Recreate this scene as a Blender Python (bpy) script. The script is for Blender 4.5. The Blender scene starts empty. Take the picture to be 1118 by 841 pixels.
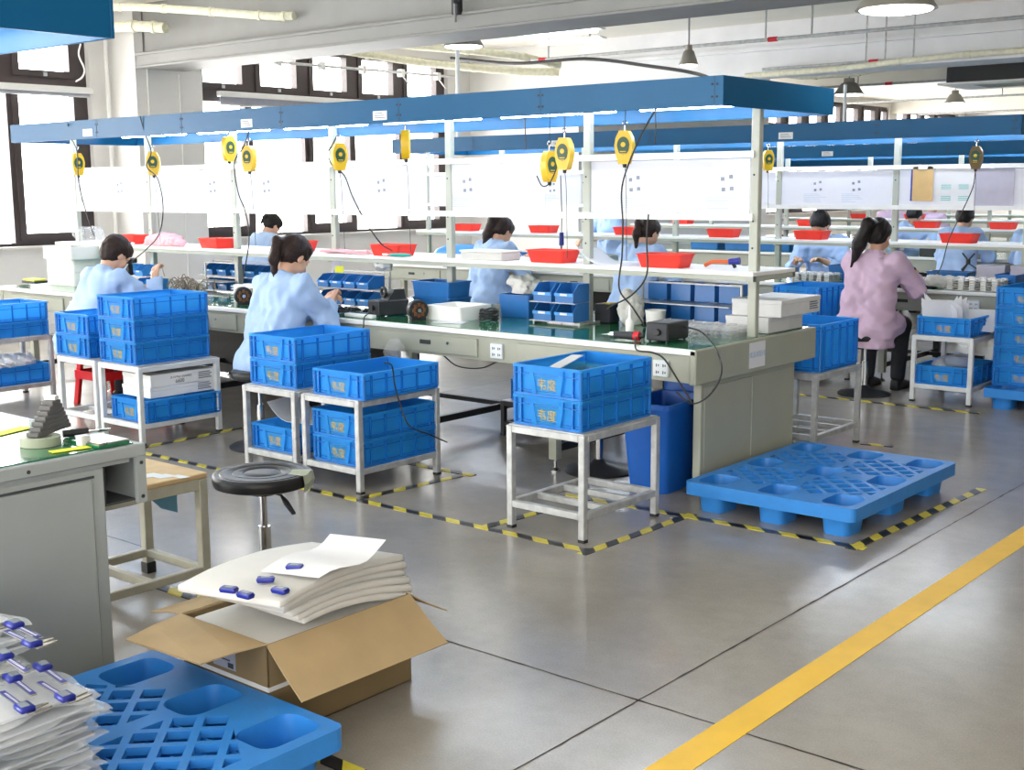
import bpy, bmesh, math, random
import numpy as np
from mathutils import Vector, Matrix

SC = bpy.context.scene
COL = SC.collection
PI = math.pi
random.seed(7)

# ------------------------------------------------------------------ camera
def make_camera():
    f, yaw, pitch, roll = 1356.13, math.radians(129.9496), math.radians(9.1023), math.radians(0.3637)
    fw = Vector((math.cos(pitch) * math.cos(yaw), math.cos(pitch) * math.sin(yaw), -math.sin(pitch)))
    r = Vector((math.sin(yaw), -math.cos(yaw), 0))
    d = fw.cross(r)
    r2 = math.cos(roll) * r + math.sin(roll) * d
    d2 = -math.sin(roll) * r + math.cos(roll) * d
    m = Matrix.Identity(4)
    for i in range(3):
        m[i][0], m[i][1], m[i][2] = r2[i], -d2[i], -fw[i]
    m.translation = (0, 0, 1.55)
    cd = bpy.data.cameras.new('camera')
    cd.sensor_fit = 'HORIZONTAL'
    cd.sensor_width = 36.0
    cd.lens = 36.0 * f / 1118.0
    cd.clip_start, cd.clip_end = 0.05, 200
    co = bpy.data.objects.new('camera', cd)
    COL.objects.link(co)
    co.matrix_world = m
    SC.camera = co
make_camera()

# ------------------------------------------------------------------ light
WORLD_STRENGTH = 2.5
TUBE = 20.0
LAMP = 9.0
SC.view_settings.view_transform = 'Standard'
SC.view_settings.look = 'None'
SC.view_settings.gamma = 1.0
SC.view_settings.use_curve_mapping = False
SC.view_settings.exposure = 0.95
w = bpy.data.worlds.new('world')
SC.world = w
w.use_nodes = True
bg = w.node_tree.nodes['Background']
bg.inputs[0].default_value = (1.0, 0.985, 0.955, 1)
bg.inputs[1].default_value = WORLD_STRENGTH
# overcast sky, brighter on the window side (-X) than behind the camera
_N, _L = w.node_tree.nodes, w.node_tree.links
_tc = _N.new('ShaderNodeTexCoord'); _sp = _N.new('ShaderNodeSeparateXYZ'); _mr = _N.new('ShaderNodeMapRange')
_L.new(_tc.outputs['Generated'], _sp.inputs[0]); _L.new(_sp.outputs[0], _mr.inputs[0])
_mr.inputs[1].default_value, _mr.inputs[2].default_value = -.25, -.85
_mr.inputs[3].default_value, _mr.inputs[4].default_value = WORLD_STRENGTH, WORLD_STRENGTH * 4.2
_L.new(_mr.outputs[0], bg.inputs[1])
SC.cycles.max_bounces = 7
SC.cycles.diffuse_bounces = 4
SC.cycles.transparent_max_bounces = 16
SC.cycles.caustics_reflective = False
SC.cycles.caustics_refractive = False
SC.cycles.sample_clamp_indirect = 4.0

# ------------------------------------------------------------------ materials
def lin(h):
    h = h.lstrip('#')
    o = []
    for i in (0, 2, 4):
        c = int(h[i:i + 2], 16) / 255
        o.append(c / 12.92 if c <= .04045 else ((c + .055) / 1.055) ** 2.4)
    return tuple(o) + (1.0,)

MATS = {}
def mat(name, col, rough=.5, metal=0.0, var=.06, scale=12.0, bump=0.0, bscale=80.0, emit=0.0, trans=0.0, coat=0.0, alpha=1.0, spec=.5, tcol=None):
    if name in MATS:
        return MATS[name]
    m = bpy.data.materials.new(name)
    m.use_nodes = True
    nt = m.node_tree
    N, L = nt.nodes, nt.links
    b = N['Principled BSDF']
    c = lin(col)
    b.inputs['Roughness'].default_value = rough
    b.inputs['Metallic'].default_value = metal
    b.inputs['Specular IOR Level'].default_value = spec
    b.inputs['Coat Weight'].default_value = coat
    tc = N.new('ShaderNodeTexCoord')
    nz = N.new('ShaderNodeTexNoise')
    nz.inputs['Scale'].default_value = scale
    nz.inputs['Detail'].default_value = 4
    L.new(tc.outputs['Object'], nz.inputs['Vector'])
    rp = N.new('ShaderNodeValToRGB')
    rp.color_ramp.elements[0].position = .3
    rp.color_ramp.elements[1].position = .7
    rp.color_ramp.elements[0].color = tuple(max(0, x * (1 - var)) for x in c[:3]) + (1,)
    rp.color_ramp.elements[1].color = tuple(min(1, x * (1 + var)) for x in c[:3]) + (1,)
    L.new(nz.outputs['Fac'], rp.inputs['Fac'])
    L.new(rp.outputs['Color'], b.inputs['Base Color'])
    if bump > 0:
        n2 = N.new('ShaderNodeTexNoise')
        n2.inputs['Scale'].default_value = bscale
        n2.inputs['Detail'].default_value = 3
        L.new(tc.outputs['Object'], n2.inputs['Vector'])
        bp = N.new('ShaderNodeBump')
        bp.inputs['Strength'].default_value = bump
        bp.inputs['Distance'].default_value = .01
        L.new(n2.outputs['Fac'], bp.inputs['Height'])
        L.new(bp.outputs['Normal'], b.inputs['Normal'])
    if emit > 0:
        b.inputs['Emission Color'].default_value = c
        b.inputs['Emission Strength'].default_value = emit
    out = N['Material Output']
    last = b.outputs[0]
    if trans > 0:
        t = N.new('ShaderNodeBsdfTranslucent')
        if tcol: t.inputs['Color'].default_value = lin(tcol)
        else: L.new(rp.outputs['Color'], t.inputs['Color'])
        mx = N.new('ShaderNodeMixShader')
        mx.inputs[0].default_value = trans
        L.new(last, mx.inputs[1])
        L.new(t.outputs[0], mx.inputs[2])
        last = mx.outputs[0]
    if alpha < 1:
        t = N.new('ShaderNodeBsdfTransparent')
        mx = N.new('ShaderNodeMixShader')
        mx.inputs[0].default_value = alpha
        L.new(t.outputs[0], mx.inputs[1])
        L.new(last, mx.inputs[2])
        last = mx.outputs[0]
    L.new(last, out.inputs['Surface'])
    MATS[name] = m
    return m

def floor_mat():
    m = bpy.data.materials.new('polished_concrete')
    m.use_nodes = True
    N, L = m.node_tree.nodes, m.node_tree.links
    b = N['Principled BSDF']
    tc = N.new('ShaderNodeTexCoord')
    def noise(s, d=5, r=.6):
        n = N.new('ShaderNodeTexNoise')
        n.inputs['Scale'].default_value = s
        n.inputs['Detail'].default_value = d
        n.inputs['Roughness'].default_value = r
        L.new(tc.outputs['Object'], n.inputs['Vector'])
        return n
    def ramp(src, c0, c1, p0=.35, p1=.65):
        r = N.new('ShaderNodeValToRGB')
        r.color_ramp.elements[0].position, r.color_ramp.elements[1].position = p0, p1
        r.color_ramp.elements[0].color, r.color_ramp.elements[1].color = c0, c1
        L.new(src.outputs['Fac'], r.inputs['Fac'])
        return r
    big = ramp(noise(.9, 3), lin('9b958d'), lin('aba59c'))
    mid = ramp(noise(7, 6, .7), lin('b9b6b2'), lin('ffffff'))
    fine = ramp(noise(160, 3, .8), lin('c4c2c0'), lin('ffffff'), .3, .7)
    def mul(a, c, f):
        x = N.new('ShaderNodeMix'); x.data_type = 'RGBA'; x.blend_type = 'MULTIPLY'
        x.inputs[0].default_value = f
        L.new(a, x.inputs[6]); L.new(c, x.inputs[7])
        return x.outputs[2]
    c = mul(big.outputs[0], mid.outputs[0], .22)
    c = mul(c, fine.outputs[0], .5)
    L.new(c, b.inputs['Base Color'])
    rr = ramp(noise(2.2, 2), (.2, .2, .2, 1), (.27, .27, .27, 1))
    L.new(rr.outputs[0], b.inputs['Roughness'])
    b.inputs['Specular IOR Level'].default_value = .75
    bp = N.new('ShaderNodeBump'); bp.inputs['Strength'].default_value = .06; bp.inputs['Distance'].default_value = .004
    L.new(noise(30, 4).outputs['Fac'], bp.inputs['Height'])
    L.new(bp.outputs['Normal'], b.inputs['Normal'])
    return m

def stripe_mat():
    """Diagonal yellow and black hazard stripes, laid out by world position."""
    m = bpy.data.materials.new('hazard_stripes')
    m.use_nodes = True
    N, L = m.node_tree.nodes, m.node_tree.links
    b = N['Principled BSDF']
    tc = N.new('ShaderNodeTexCoord')
    sp = N.new('ShaderNodeSeparateXYZ')
    L.new(tc.outputs['Object'], sp.inputs[0])
    def mth(op, a, c):
        x = N.new('ShaderNodeMath'); x.operation = op
        for i, s in enumerate((a, c)):
            if isinstance(s, (int, float)): x.inputs[i].default_value = s
            else: L.new(s, x.inputs[i])
        return x.outputs[0]
    s = mth('ADD', sp.outputs[0], sp.outputs[1])
    s = mth('MULTIPLY', s, 1 / .175)
    s = mth('FRACT', s, 0)
    s = mth('GREATER_THAN', s, .5)
    nz = N.new('ShaderNodeTexNoise'); nz.inputs['Scale'].default_value = 30; nz.inputs['Detail'].default_value = 5
    L.new(tc.outputs['Object'], nz.inputs['Vector'])
    mx = N.new('ShaderNodeMix'); mx.data_type = 'RGBA'
    L.new(s, mx.inputs[0]); mx.inputs[6].default_value = lin('26272a'); mx.inputs[7].default_value = lin('e6d548')
    m2 = N.new('ShaderNodeMix'); m2.data_type = 'RGBA'; m2.blend_type = 'MULTIPLY'; m2.inputs[0].default_value = .35
    L.new(mx.outputs[2], m2.inputs[6]); L.new(nz.outputs['Fac'], m2.inputs[7])
    L.new(m2.outputs[2], b.inputs['Base Color'])
    b.inputs['Roughness'].default_value = .35
    return m

M = dict(
    wallg=mat('grey_wall_paint', '77787a', .8, var=.03, scale=2),
    wall=mat('wall_paint', 'e9e8e6', .8, var=.02, scale=2),
    ceil=mat('ceiling_paint', 'f0ece2', .85, var=.03, scale=2),
    beam=mat('beam_grey', 'ecedef', .75, var=.05, scale=3),
    duct=mat('shutter_grey', '8f8f8d', .6, var=.06, scale=3),
    frame=mat('window_frame_dark', '463d3e', .5, var=.08),
    white=mat('white_laminate', 'f0f0ef', .4, var=.02),
    paint=mat('grey_green_paint', 'a5a899', .45, var=.03, scale=6, bump=.03),
    paintd=mat('grey_desk_paint', '9aa09f', .45, var=.03, scale=6, bump=.03),
    post=mat('post_paint', 'b2b6ab', .45, var=.03),
    green=mat('green_rubber_mat', '1f6b45', .12, var=.06, scale=5, coat=.3),
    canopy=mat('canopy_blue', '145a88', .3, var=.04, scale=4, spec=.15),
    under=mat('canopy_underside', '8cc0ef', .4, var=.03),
    tube=mat('lamp_tube', 'f4f9ff', emit=TUBE, var=0),
    lampglow=mat('lamp_glow', 'fffdf6', emit=LAMP, var=0),
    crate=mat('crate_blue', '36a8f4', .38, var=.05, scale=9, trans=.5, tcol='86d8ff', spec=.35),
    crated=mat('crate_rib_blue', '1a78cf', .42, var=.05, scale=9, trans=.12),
    pallet=mat('pallet_blue', '2f85d6', .42, var=.06, scale=14, bump=.05),
    bin=mat('bin_blue', '2b74be', .3, var=.06, trans=.12),
    binl=mat('bin_light_blue', '4aa3ea', .3, var=.05, trans=.2),
    waste=mat('waste_bin_blue', '1560bd', .35, var=.05, trans=.1),
    red=mat('tray_red', 'f9483a', .4, var=.05, trans=.25),
    rstool=mat('stool_red', 'd8262a', .35, var=.05),
    steel=mat('galvanised_steel', 'b9bbbb', .42, metal=.35, var=.18, scale=22),
    wsteel=mat('white_steel', 'd9dcdd', .4, metal=.1, var=.06, scale=16),
    beige=mat('beige_steel', 'b5b2a1', .45, var=.08, scale=14),
    chrome=mat('chrome', 'c8c8c8', .18, metal=1, var=.05),
    rubber=mat('black_rubber', '1b1c1e', .5, var=.1),
    black=mat('black_plastic', '26272a', .4, var=.1, bump=.05),
    vinyl=mat('black_vinyl', '19191b', .4, var=.1, bump=.08, bscale=60, spec=.35),
    card=mat('cardboard', 'b39b74', .8, var=.07, scale=7, bump=.04),
    cardd=mat('cardboard_shaded', '84704f', .8, var=.07, scale=7, bump=.04),  # box body; shade from the flaps is put into this darker brown
    foam=mat('white_foam', 'f1f0ec', .7, var=.02, trans=.25, bump=.08, bscale=120),
    styro=mat('polystyrene', 'f6f6f4', .7, var=.02, bump=.1, bscale=200),
    paper=mat('white_paper', 'f4f5f8', .7, var=.01, trans=.15),
    board=mat('document_sheet', 'fafaff', .35, var=.01, trans=.5),
    ink=mat('grey_ink', '6d7280', .6),
    inkd=mat('dark_ink', '2d2f36', .6),
    inkt=mat('teal_ink', '7fd0cc', .6),
    inkb=mat('pale_blue_ink', '8fb3d8', .6),
    inkr=mat('pale_red_ink', 'f0b5bb', .6),
    sticker=mat('sticker', 'dfe6ea', .5, var=.03),
    yellow=mat('yellow_plastic', 'e8bd22', .35, var=.06),
    ylabel=mat('yellow_lettering', 'b89a0c', .6, var=.1),
    ysticky=mat('yellow_paper', 'e3e33c', .7),
    dgreen=mat('dark_green_label', '1d4a33', .4),
    lane=mat('lane_yellow', 'f2c437', .45, var=.06, scale=6, bump=.03),
    joint=mat('joint_dark', '3c3936', .9, var=.3, scale=20),
    clear=mat('clear_bag', 'eef2f4', .12, alpha=.26, var=.02),
    glass=mat('window_glass', 'ffffff', .02, alpha=.06, var=0),
    navy=mat('navy_plastic', '1b2788', .3, var=.08),
    screen=mat('grey_display', '7f8890', .3),
    tape=mat('masking_tape', 'a2a894', .5),
    dark=mat('dark_cavity', '3a3e40', .8),
    skin=mat('skin', 'd9a98c', .5, var=.05, scale=20),
    hair=mat('black_hair', '1a1413', .48, var=.4, scale=90, bump=.35, bscale=120, spec=.3),
    hairb=mat('brown_hair', '2c1d18', .48, var=.4, scale=90, bump=.35, bscale=120, spec=.3),
    coat=mat('blue_work_coat', 'a9c4ea', .8, var=.04, bump=.05),
    coatp=mat('pink_work_coat', 'd2b6cd', .8, var=.04, bump=.05),
    trouser=mat('dark_trousers', '24262c', .8),
    shoe=mat('dark_shoe', '1d1d20', .5),
    orange=mat('orange_plastic', 'd9642c', .4),
    teal=mat('teal_plastic', '2fa89a', .4),
    brass=mat('copper_coil', '8a5a3a', .4, metal=.5, var=.3, scale=60),
    ivory=mat('ivory_wrap', 'e4e2cc', .8, var=.12, scale=20),
    kraft=mat('kraft_clipboard', 'd8b57c', .7),
    tan=mat('tan_board', 'cdb083', .7, var=.1),
    lilac=mat('lilac_box', 'b9b6c6', .6),
    mix=mat('mixed_components', '8f7f73', .6, var=.7, scale=70),
    blackbits=mat('black_parts', '1e2023', .4, var=.6, scale=90),
    mask=mat('white_mask', 'eef0f2', .8),
    lip=mat('lips', 'b06a62', .5),
    eye=mat('eye', '1b1615', .3),
    shade=mat('lamp_shade_grey', '8d8880', .4, metal=.2),
    alum=mat('aluminium', 'cfd2d6', .3, metal=.6),
    redpaint=mat('red_paint', 'd0202c', .5),
    lightgrey=mat('light_grey_plastic', 'd9dadb', .5),
    blind=mat('blind_fabric', 'a5a8b4', .8),
    gauge=mat('dark_grey_strips', '605e5c', .5, var=.1),
    inkp=mat('pale_picture_ink', '8d94a3', .6, var=.4, scale=200),
    greycard=mat('grey_backing_card', 'c6cacf', .6, var=.05),
    olive=mat('dark_olive_plastic', '6b5520', .4, var=.06),
    bluep=mat('blue_sheet', '5f93ad', .6),
)
M['floor'] = floor_mat()
M['hazard'] = stripe_mat()

# ------------------------------------------------------------------ mesh helpers
def frame_of(d):
    d = d.normalized()
    u = Vector((0, 0, 1)) if abs(d.z) < .95 else Vector((1, 0, 0))
    a = d.cross(u).normalized()
    return a, a.cross(d).normalized()

class MB:
    def __init__(s):
        s.v, s.f, s.mi, s.k = [], [], {}, 0
    def slot(s, k):                        # following faces take material k of build(..., extra)
        s.k = k
        return s
    def add(s, vs, fs, X=None):
        o = len(s.v)
        if X is not None: vs = [X @ Vector(p) for p in vs]
        s.v += [tuple(p) for p in vs]
        if s.k:
            for i in range(len(fs)): s.mi[len(s.f) + i] = s.k
        s.f += [tuple(i + o for i in f) for f in fs]
        return s
    def box(s, x0, x1, y0, y1, z0, z1, X=None):
        vs = [(x, y, z) for x in (x0, x1) for y in (y0, y1) for z in (z0, z1)]
        return s.add(vs, [(0, 1, 3, 2), (4, 6, 7, 5), (0, 4, 5, 1), (2, 3, 7, 6), (0, 2, 6, 4), (1, 5, 7, 3)], X)
    def cbox(s, c, d, rz=0, X=None):
        T_ = Matrix.Translation(c) @ Matrix.Rotation(rz, 4, 'Z')
        if X is not None: T_ = X @ T_
        return s.box(-d[0] / 2, d[0] / 2, -d[1] / 2, d[1] / 2, -d[2] / 2, d[2] / 2, T_)
    def bar(s, p, q, w, h):
        p, q = Vector(p), Vector(q)
        a, b = frame_of(q - p)
        vs = [c + a * i * w / 2 + b * j * h / 2 for c in (p, q) for i, j in ((-1, -1), (1, -1), (1, 1), (-1, 1))]
        return s.add(vs, [(3, 2, 1, 0), (4, 5, 6, 7), (0, 1, 5, 4), (1, 2, 6, 5), (2, 3, 7, 6), (3, 0, 4, 7)])
    def loft(s, rings, cap=True):
        n = len(rings[0]); o = []
        vs = [p for r in rings for p in r]
        for k in range(len(rings) - 1):
            for i in range(n):
                j = (i + 1) % n
                o.append((k * n + i, k * n + j, (k + 1) * n + j, (k + 1) * n + i))
        if cap:
            o.append(tuple(reversed(range(n))))
            o.append(tuple((len(rings) - 1) * n + i for i in range(n)))
        return s.add(vs, o)
    def cyl(s, p, q, r1, r2=None, n=14, cap=True):
        r2 = r1 if r2 is None else r2
        p, q = Vector(p), Vector(q)
        a, b = frame_of(q - p)
        R = [[c + (a * math.cos(t) - b * math.sin(t)) * r for t in [2 * PI * i / n for i in range(n)]] for c, r in ((p, r1), (q, r2))]
        R = [list(reversed(r)) for r in R]
        return s.loft(R, cap)
    def tube(s, pts, r, n=6):
        pts = [Vector(p) for p in pts]
        R = []; a = None
        for i, p in enumerate(pts):
            d = (pts[min(i + 1, len(pts) - 1)] - pts[max(i - 1, 0)]).normalized()
            if a is None: a, b = frame_of(d)
            a = (a - d * a.dot(d)).normalized(); b = d.cross(a)
            R.append([p + (a * math.cos(t) + b * math.sin(t)) * r for t in [2 * PI * k / n for k in range(n)]])
        return s.loft(R)
    def lathe(s, prof, c=(0, 0, 0), n=28, sx=1, sy=1):
        R = [[(c[0] + r * sx * math.cos(t), c[1] + r * sy * math.sin(t), c[2] + z) for t in [2 * PI * i / n for i in range(n)]] for r, z in prof]
        return s.loft(R)
    def ball(s, c, r, n=12, sx=1, sy=1, sz=1):
        return s.lathe([(r * math.sin(PI * i / n) + 1e-5, -r * sz * math.cos(PI * i / n)) for i in range(n + 1)], c, n * 2, sx, sy)
    def plate(s, outer, holes, z0, z1, X=None):
        """Flat plate with holes: outline filled by a 2D curve, walls between the outlines."""
        vs, fs = fill2d(outer, holes)
        n = len(vs)
        V_ = [(x, y, z1) for x, y in vs] + [(x, y, z0) for x, y in vs]
        F_ = [f for f in fs] + [tuple(n + i for i in reversed(f)) for f in fs]
        s.add(V_, F_, X)
        for k, poly in enumerate([outer] + list(holes)):
            ar = sum(poly[i][0] * poly[(i + 1) % len(poly)][1] - poly[(i + 1) % len(poly)][0] * poly[i][1] for i in range(len(poly)))
            P_ = list(poly) if (ar > 0) == (k == 0) else list(reversed(poly))
            m = len(P_)
            s.add([(x, y, z0) for x, y in P_] + [(x, y, z1) for x, y in P_], [(i, (i + 1) % m, m + (i + 1) % m, m + i) for i in range(m)], X)
        return s
    def text(s, body, size, X):
        vs, fs = text_mesh(body, size)
        return s.add(vs, fs, X)
    def build(s, name, m, parent=None, loc=None, bevel=0, smooth=None, seg=1, rz=0, extra=()):
        me = bpy.data.meshes.new(name)
        vs = s.v
        me.from_pydata(vs, [], s.f)
        for i, k in s.mi.items(): me.polygons[i].material_index = k
        if bevel > 0:
            b = bmesh.new(); b.from_mesh(me)
            ed = [e for e in b.edges if len(e.link_faces) == 2 and e.calc_face_angle(0) > .6]
            bmesh.ops.bevel(b, geom=ed, offset=bevel, segments=seg, affect='EDGES', profile=.5, clamp_overlap=True)
            b.to_mesh(me); b.free()
        if smooth is not None:
            me.polygons.foreach_set('use_smooth', [True] * len(me.polygons))
            if smooth < PI: me.set_sharp_from_angle(angle=smooth)
        me.update()
        o = bpy.data.objects.new(name, me)
        COL.objects.link(o)
        for x in (m,) + tuple(extra): me.materials.append(M[x])
        if parent is not None: o.parent = parent
        if loc is not None: o.location = loc
        if rz: o.rotation_euler[2] = rz
        return o

_tc = {}
def text_mesh(body, size):
    if (body, size) not in _tc:
        c = bpy.data.curves.new('lettering', 'FONT')
        c.body = body; c.size = size; c.align_x = 'CENTER'; c.align_y = 'CENTER'; c.resolution_u = 2
        o = bpy.data.objects.new('lettering', c)
        COL.objects.link(o)
        dg = bpy.context.evaluated_depsgraph_get()
        me = o.evaluated_get(dg).to_mesh()
        _tc[(body, size)] = ([tuple(v.co) for v in me.vertices], [tuple(p.vertices) for p in me.polygons])
        bpy.data.objects.remove(o); bpy.data.curves.remove(c)
    return _tc[(body, size)]

def fill2d(outer, holes):
    c = bpy.data.curves.new('outline', 'CURVE')
    c.dimensions = '2D'; c.fill_mode = 'BOTH'
    for poly in [outer] + list(holes):
        sp = c.splines.new('POLY'); sp.points.add(len(poly) - 1); sp.use_cyclic_u = True
        for p, (x, y) in zip(sp.points, poly): p.co = (x, y, 0, 1)
    o = bpy.data.objects.new('outline', c)
    COL.objects.link(o)
    dg = bpy.context.evaluated_depsgraph_get()
    me = o.evaluated_get(dg).to_mesh()
    vs = [(v.co.x, v.co.y) for v in me.vertices]
    fs = []
    for p in me.polygons:
        f = list(p.vertices)
        ar = sum(vs[f[i]][0] * vs[f[(i + 1) % len(f)]][1] - vs[f[(i + 1) % len(f)]][0] * vs[f[i]][1] for i in range(len(f)))
        fs.append(tuple(f if ar > 0 else reversed(f)))
    bpy.data.objects.remove(o); bpy.data.curves.remove(c)
    return vs, fs

def rrect(x0, x1, y0, y1, r, n=4):
    o = []
    for cx, cy, a in ((x1 - r, y1 - r, 0), (x0 + r, y1 - r, 90), (x0 + r, y0 + r, 180), (x1 - r, y0 + r, 270)):
        for k in range(n + 1):
            t = math.radians(a + 90 * k / n)
            o.append((cx + r * math.cos(t), cy + r * math.sin(t)))
    return o

def clip_poly(poly, n, d):
    """keep the part of a convex polygon where n.p <= d"""
    o = []
    for i in range(len(poly)):
        p, q = poly[i], poly[(i + 1) % len(poly)]
        a, b = n[0] * p[0] + n[1] * p[1] - d, n[0] * q[0] + n[1] * q[1] - d
        if a <= 0: o.append(p)
        if (a < 0 < b) or (b < 0 < a):
            t = a / (a - b); o.append((p[0] + t * (q[0] - p[0]), p[1] + t * (q[1] - p[1])))
    return o

def area(poly):
    return abs(sum(poly[i][0] * poly[(i + 1) % len(poly)][1] - poly[(i + 1) % len(poly)][0] * poly[i][1] for i in range(len(poly)))) / 2

def smooth_pts(pts, k=6):
    pts = [Vector(p) for p in pts]
    if len(pts) < 3: return pts
    P_ = [2 * pts[0] - pts[1]] + pts + [2 * pts[-1] - pts[-2]]
    o = []
    for i in range(1, len(P_) - 2):
        a, b, c, d = P_[i - 1:i + 3]
        for j in range(k):
            t = j / k
            o.append(.5 * (2 * b + (c - a) * t + (2 * a - 5 * b + 4 * c - d) * t * t + (3 * b - a - 3 * c + d) * t ** 3))
    return o + [pts[-1]]

def tag(o, label, cat, group=None):
    o['label'] = label; o['category'] = cat
    if group: o['group'] = group
    return o
def T(name, label, cat, loc=(0, 0, 0), rz=0, group=None):
    o = bpy.data.objects.new(name, None)
    COL.objects.link(o)
    o.empty_display_size = .1
    o.location = loc; o.rotation_euler = (0, 0, rz)
    return tag(o, label, cat, group)
def struct(o):
    o['kind'] = 'structure'
    return o
def dup(root, loc, rz=0, label=None, group=None):
    def cp(o, par):
        c = o.copy(); COL.objects.link(c)
        if par is not None: c.parent = par
        for ch in [x for x in KIDS.get(o.name, [])]: cp(ch, c)
        return c
    KIDS = {}
    def walk(o):
        KIDS[o.name] = list(o.children)
        for ch in o.children: walk(ch)
    walk(root)
    r = cp(root, None)
    r.location = loc; r.rotation_euler = (0, 0, rz)
    if label: r['label'] = label
    if group: r['group'] = group
    return r
FX = Matrix(((0, 0, 1, 0), (1, 0, 0, 0), (0, 1, 0, 0), (0, 0, 0, 1)))      # writing on a face that looks towards +X
FY = Matrix(((1, 0, 0, 0), (0, 0, -1, 0), (0, 1, 0, 0), (0, 0, 0, 1)))     # writing on a face that looks towards -Y
def tr(x, y, z): return Matrix.Translation((x, y, z))

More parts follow.
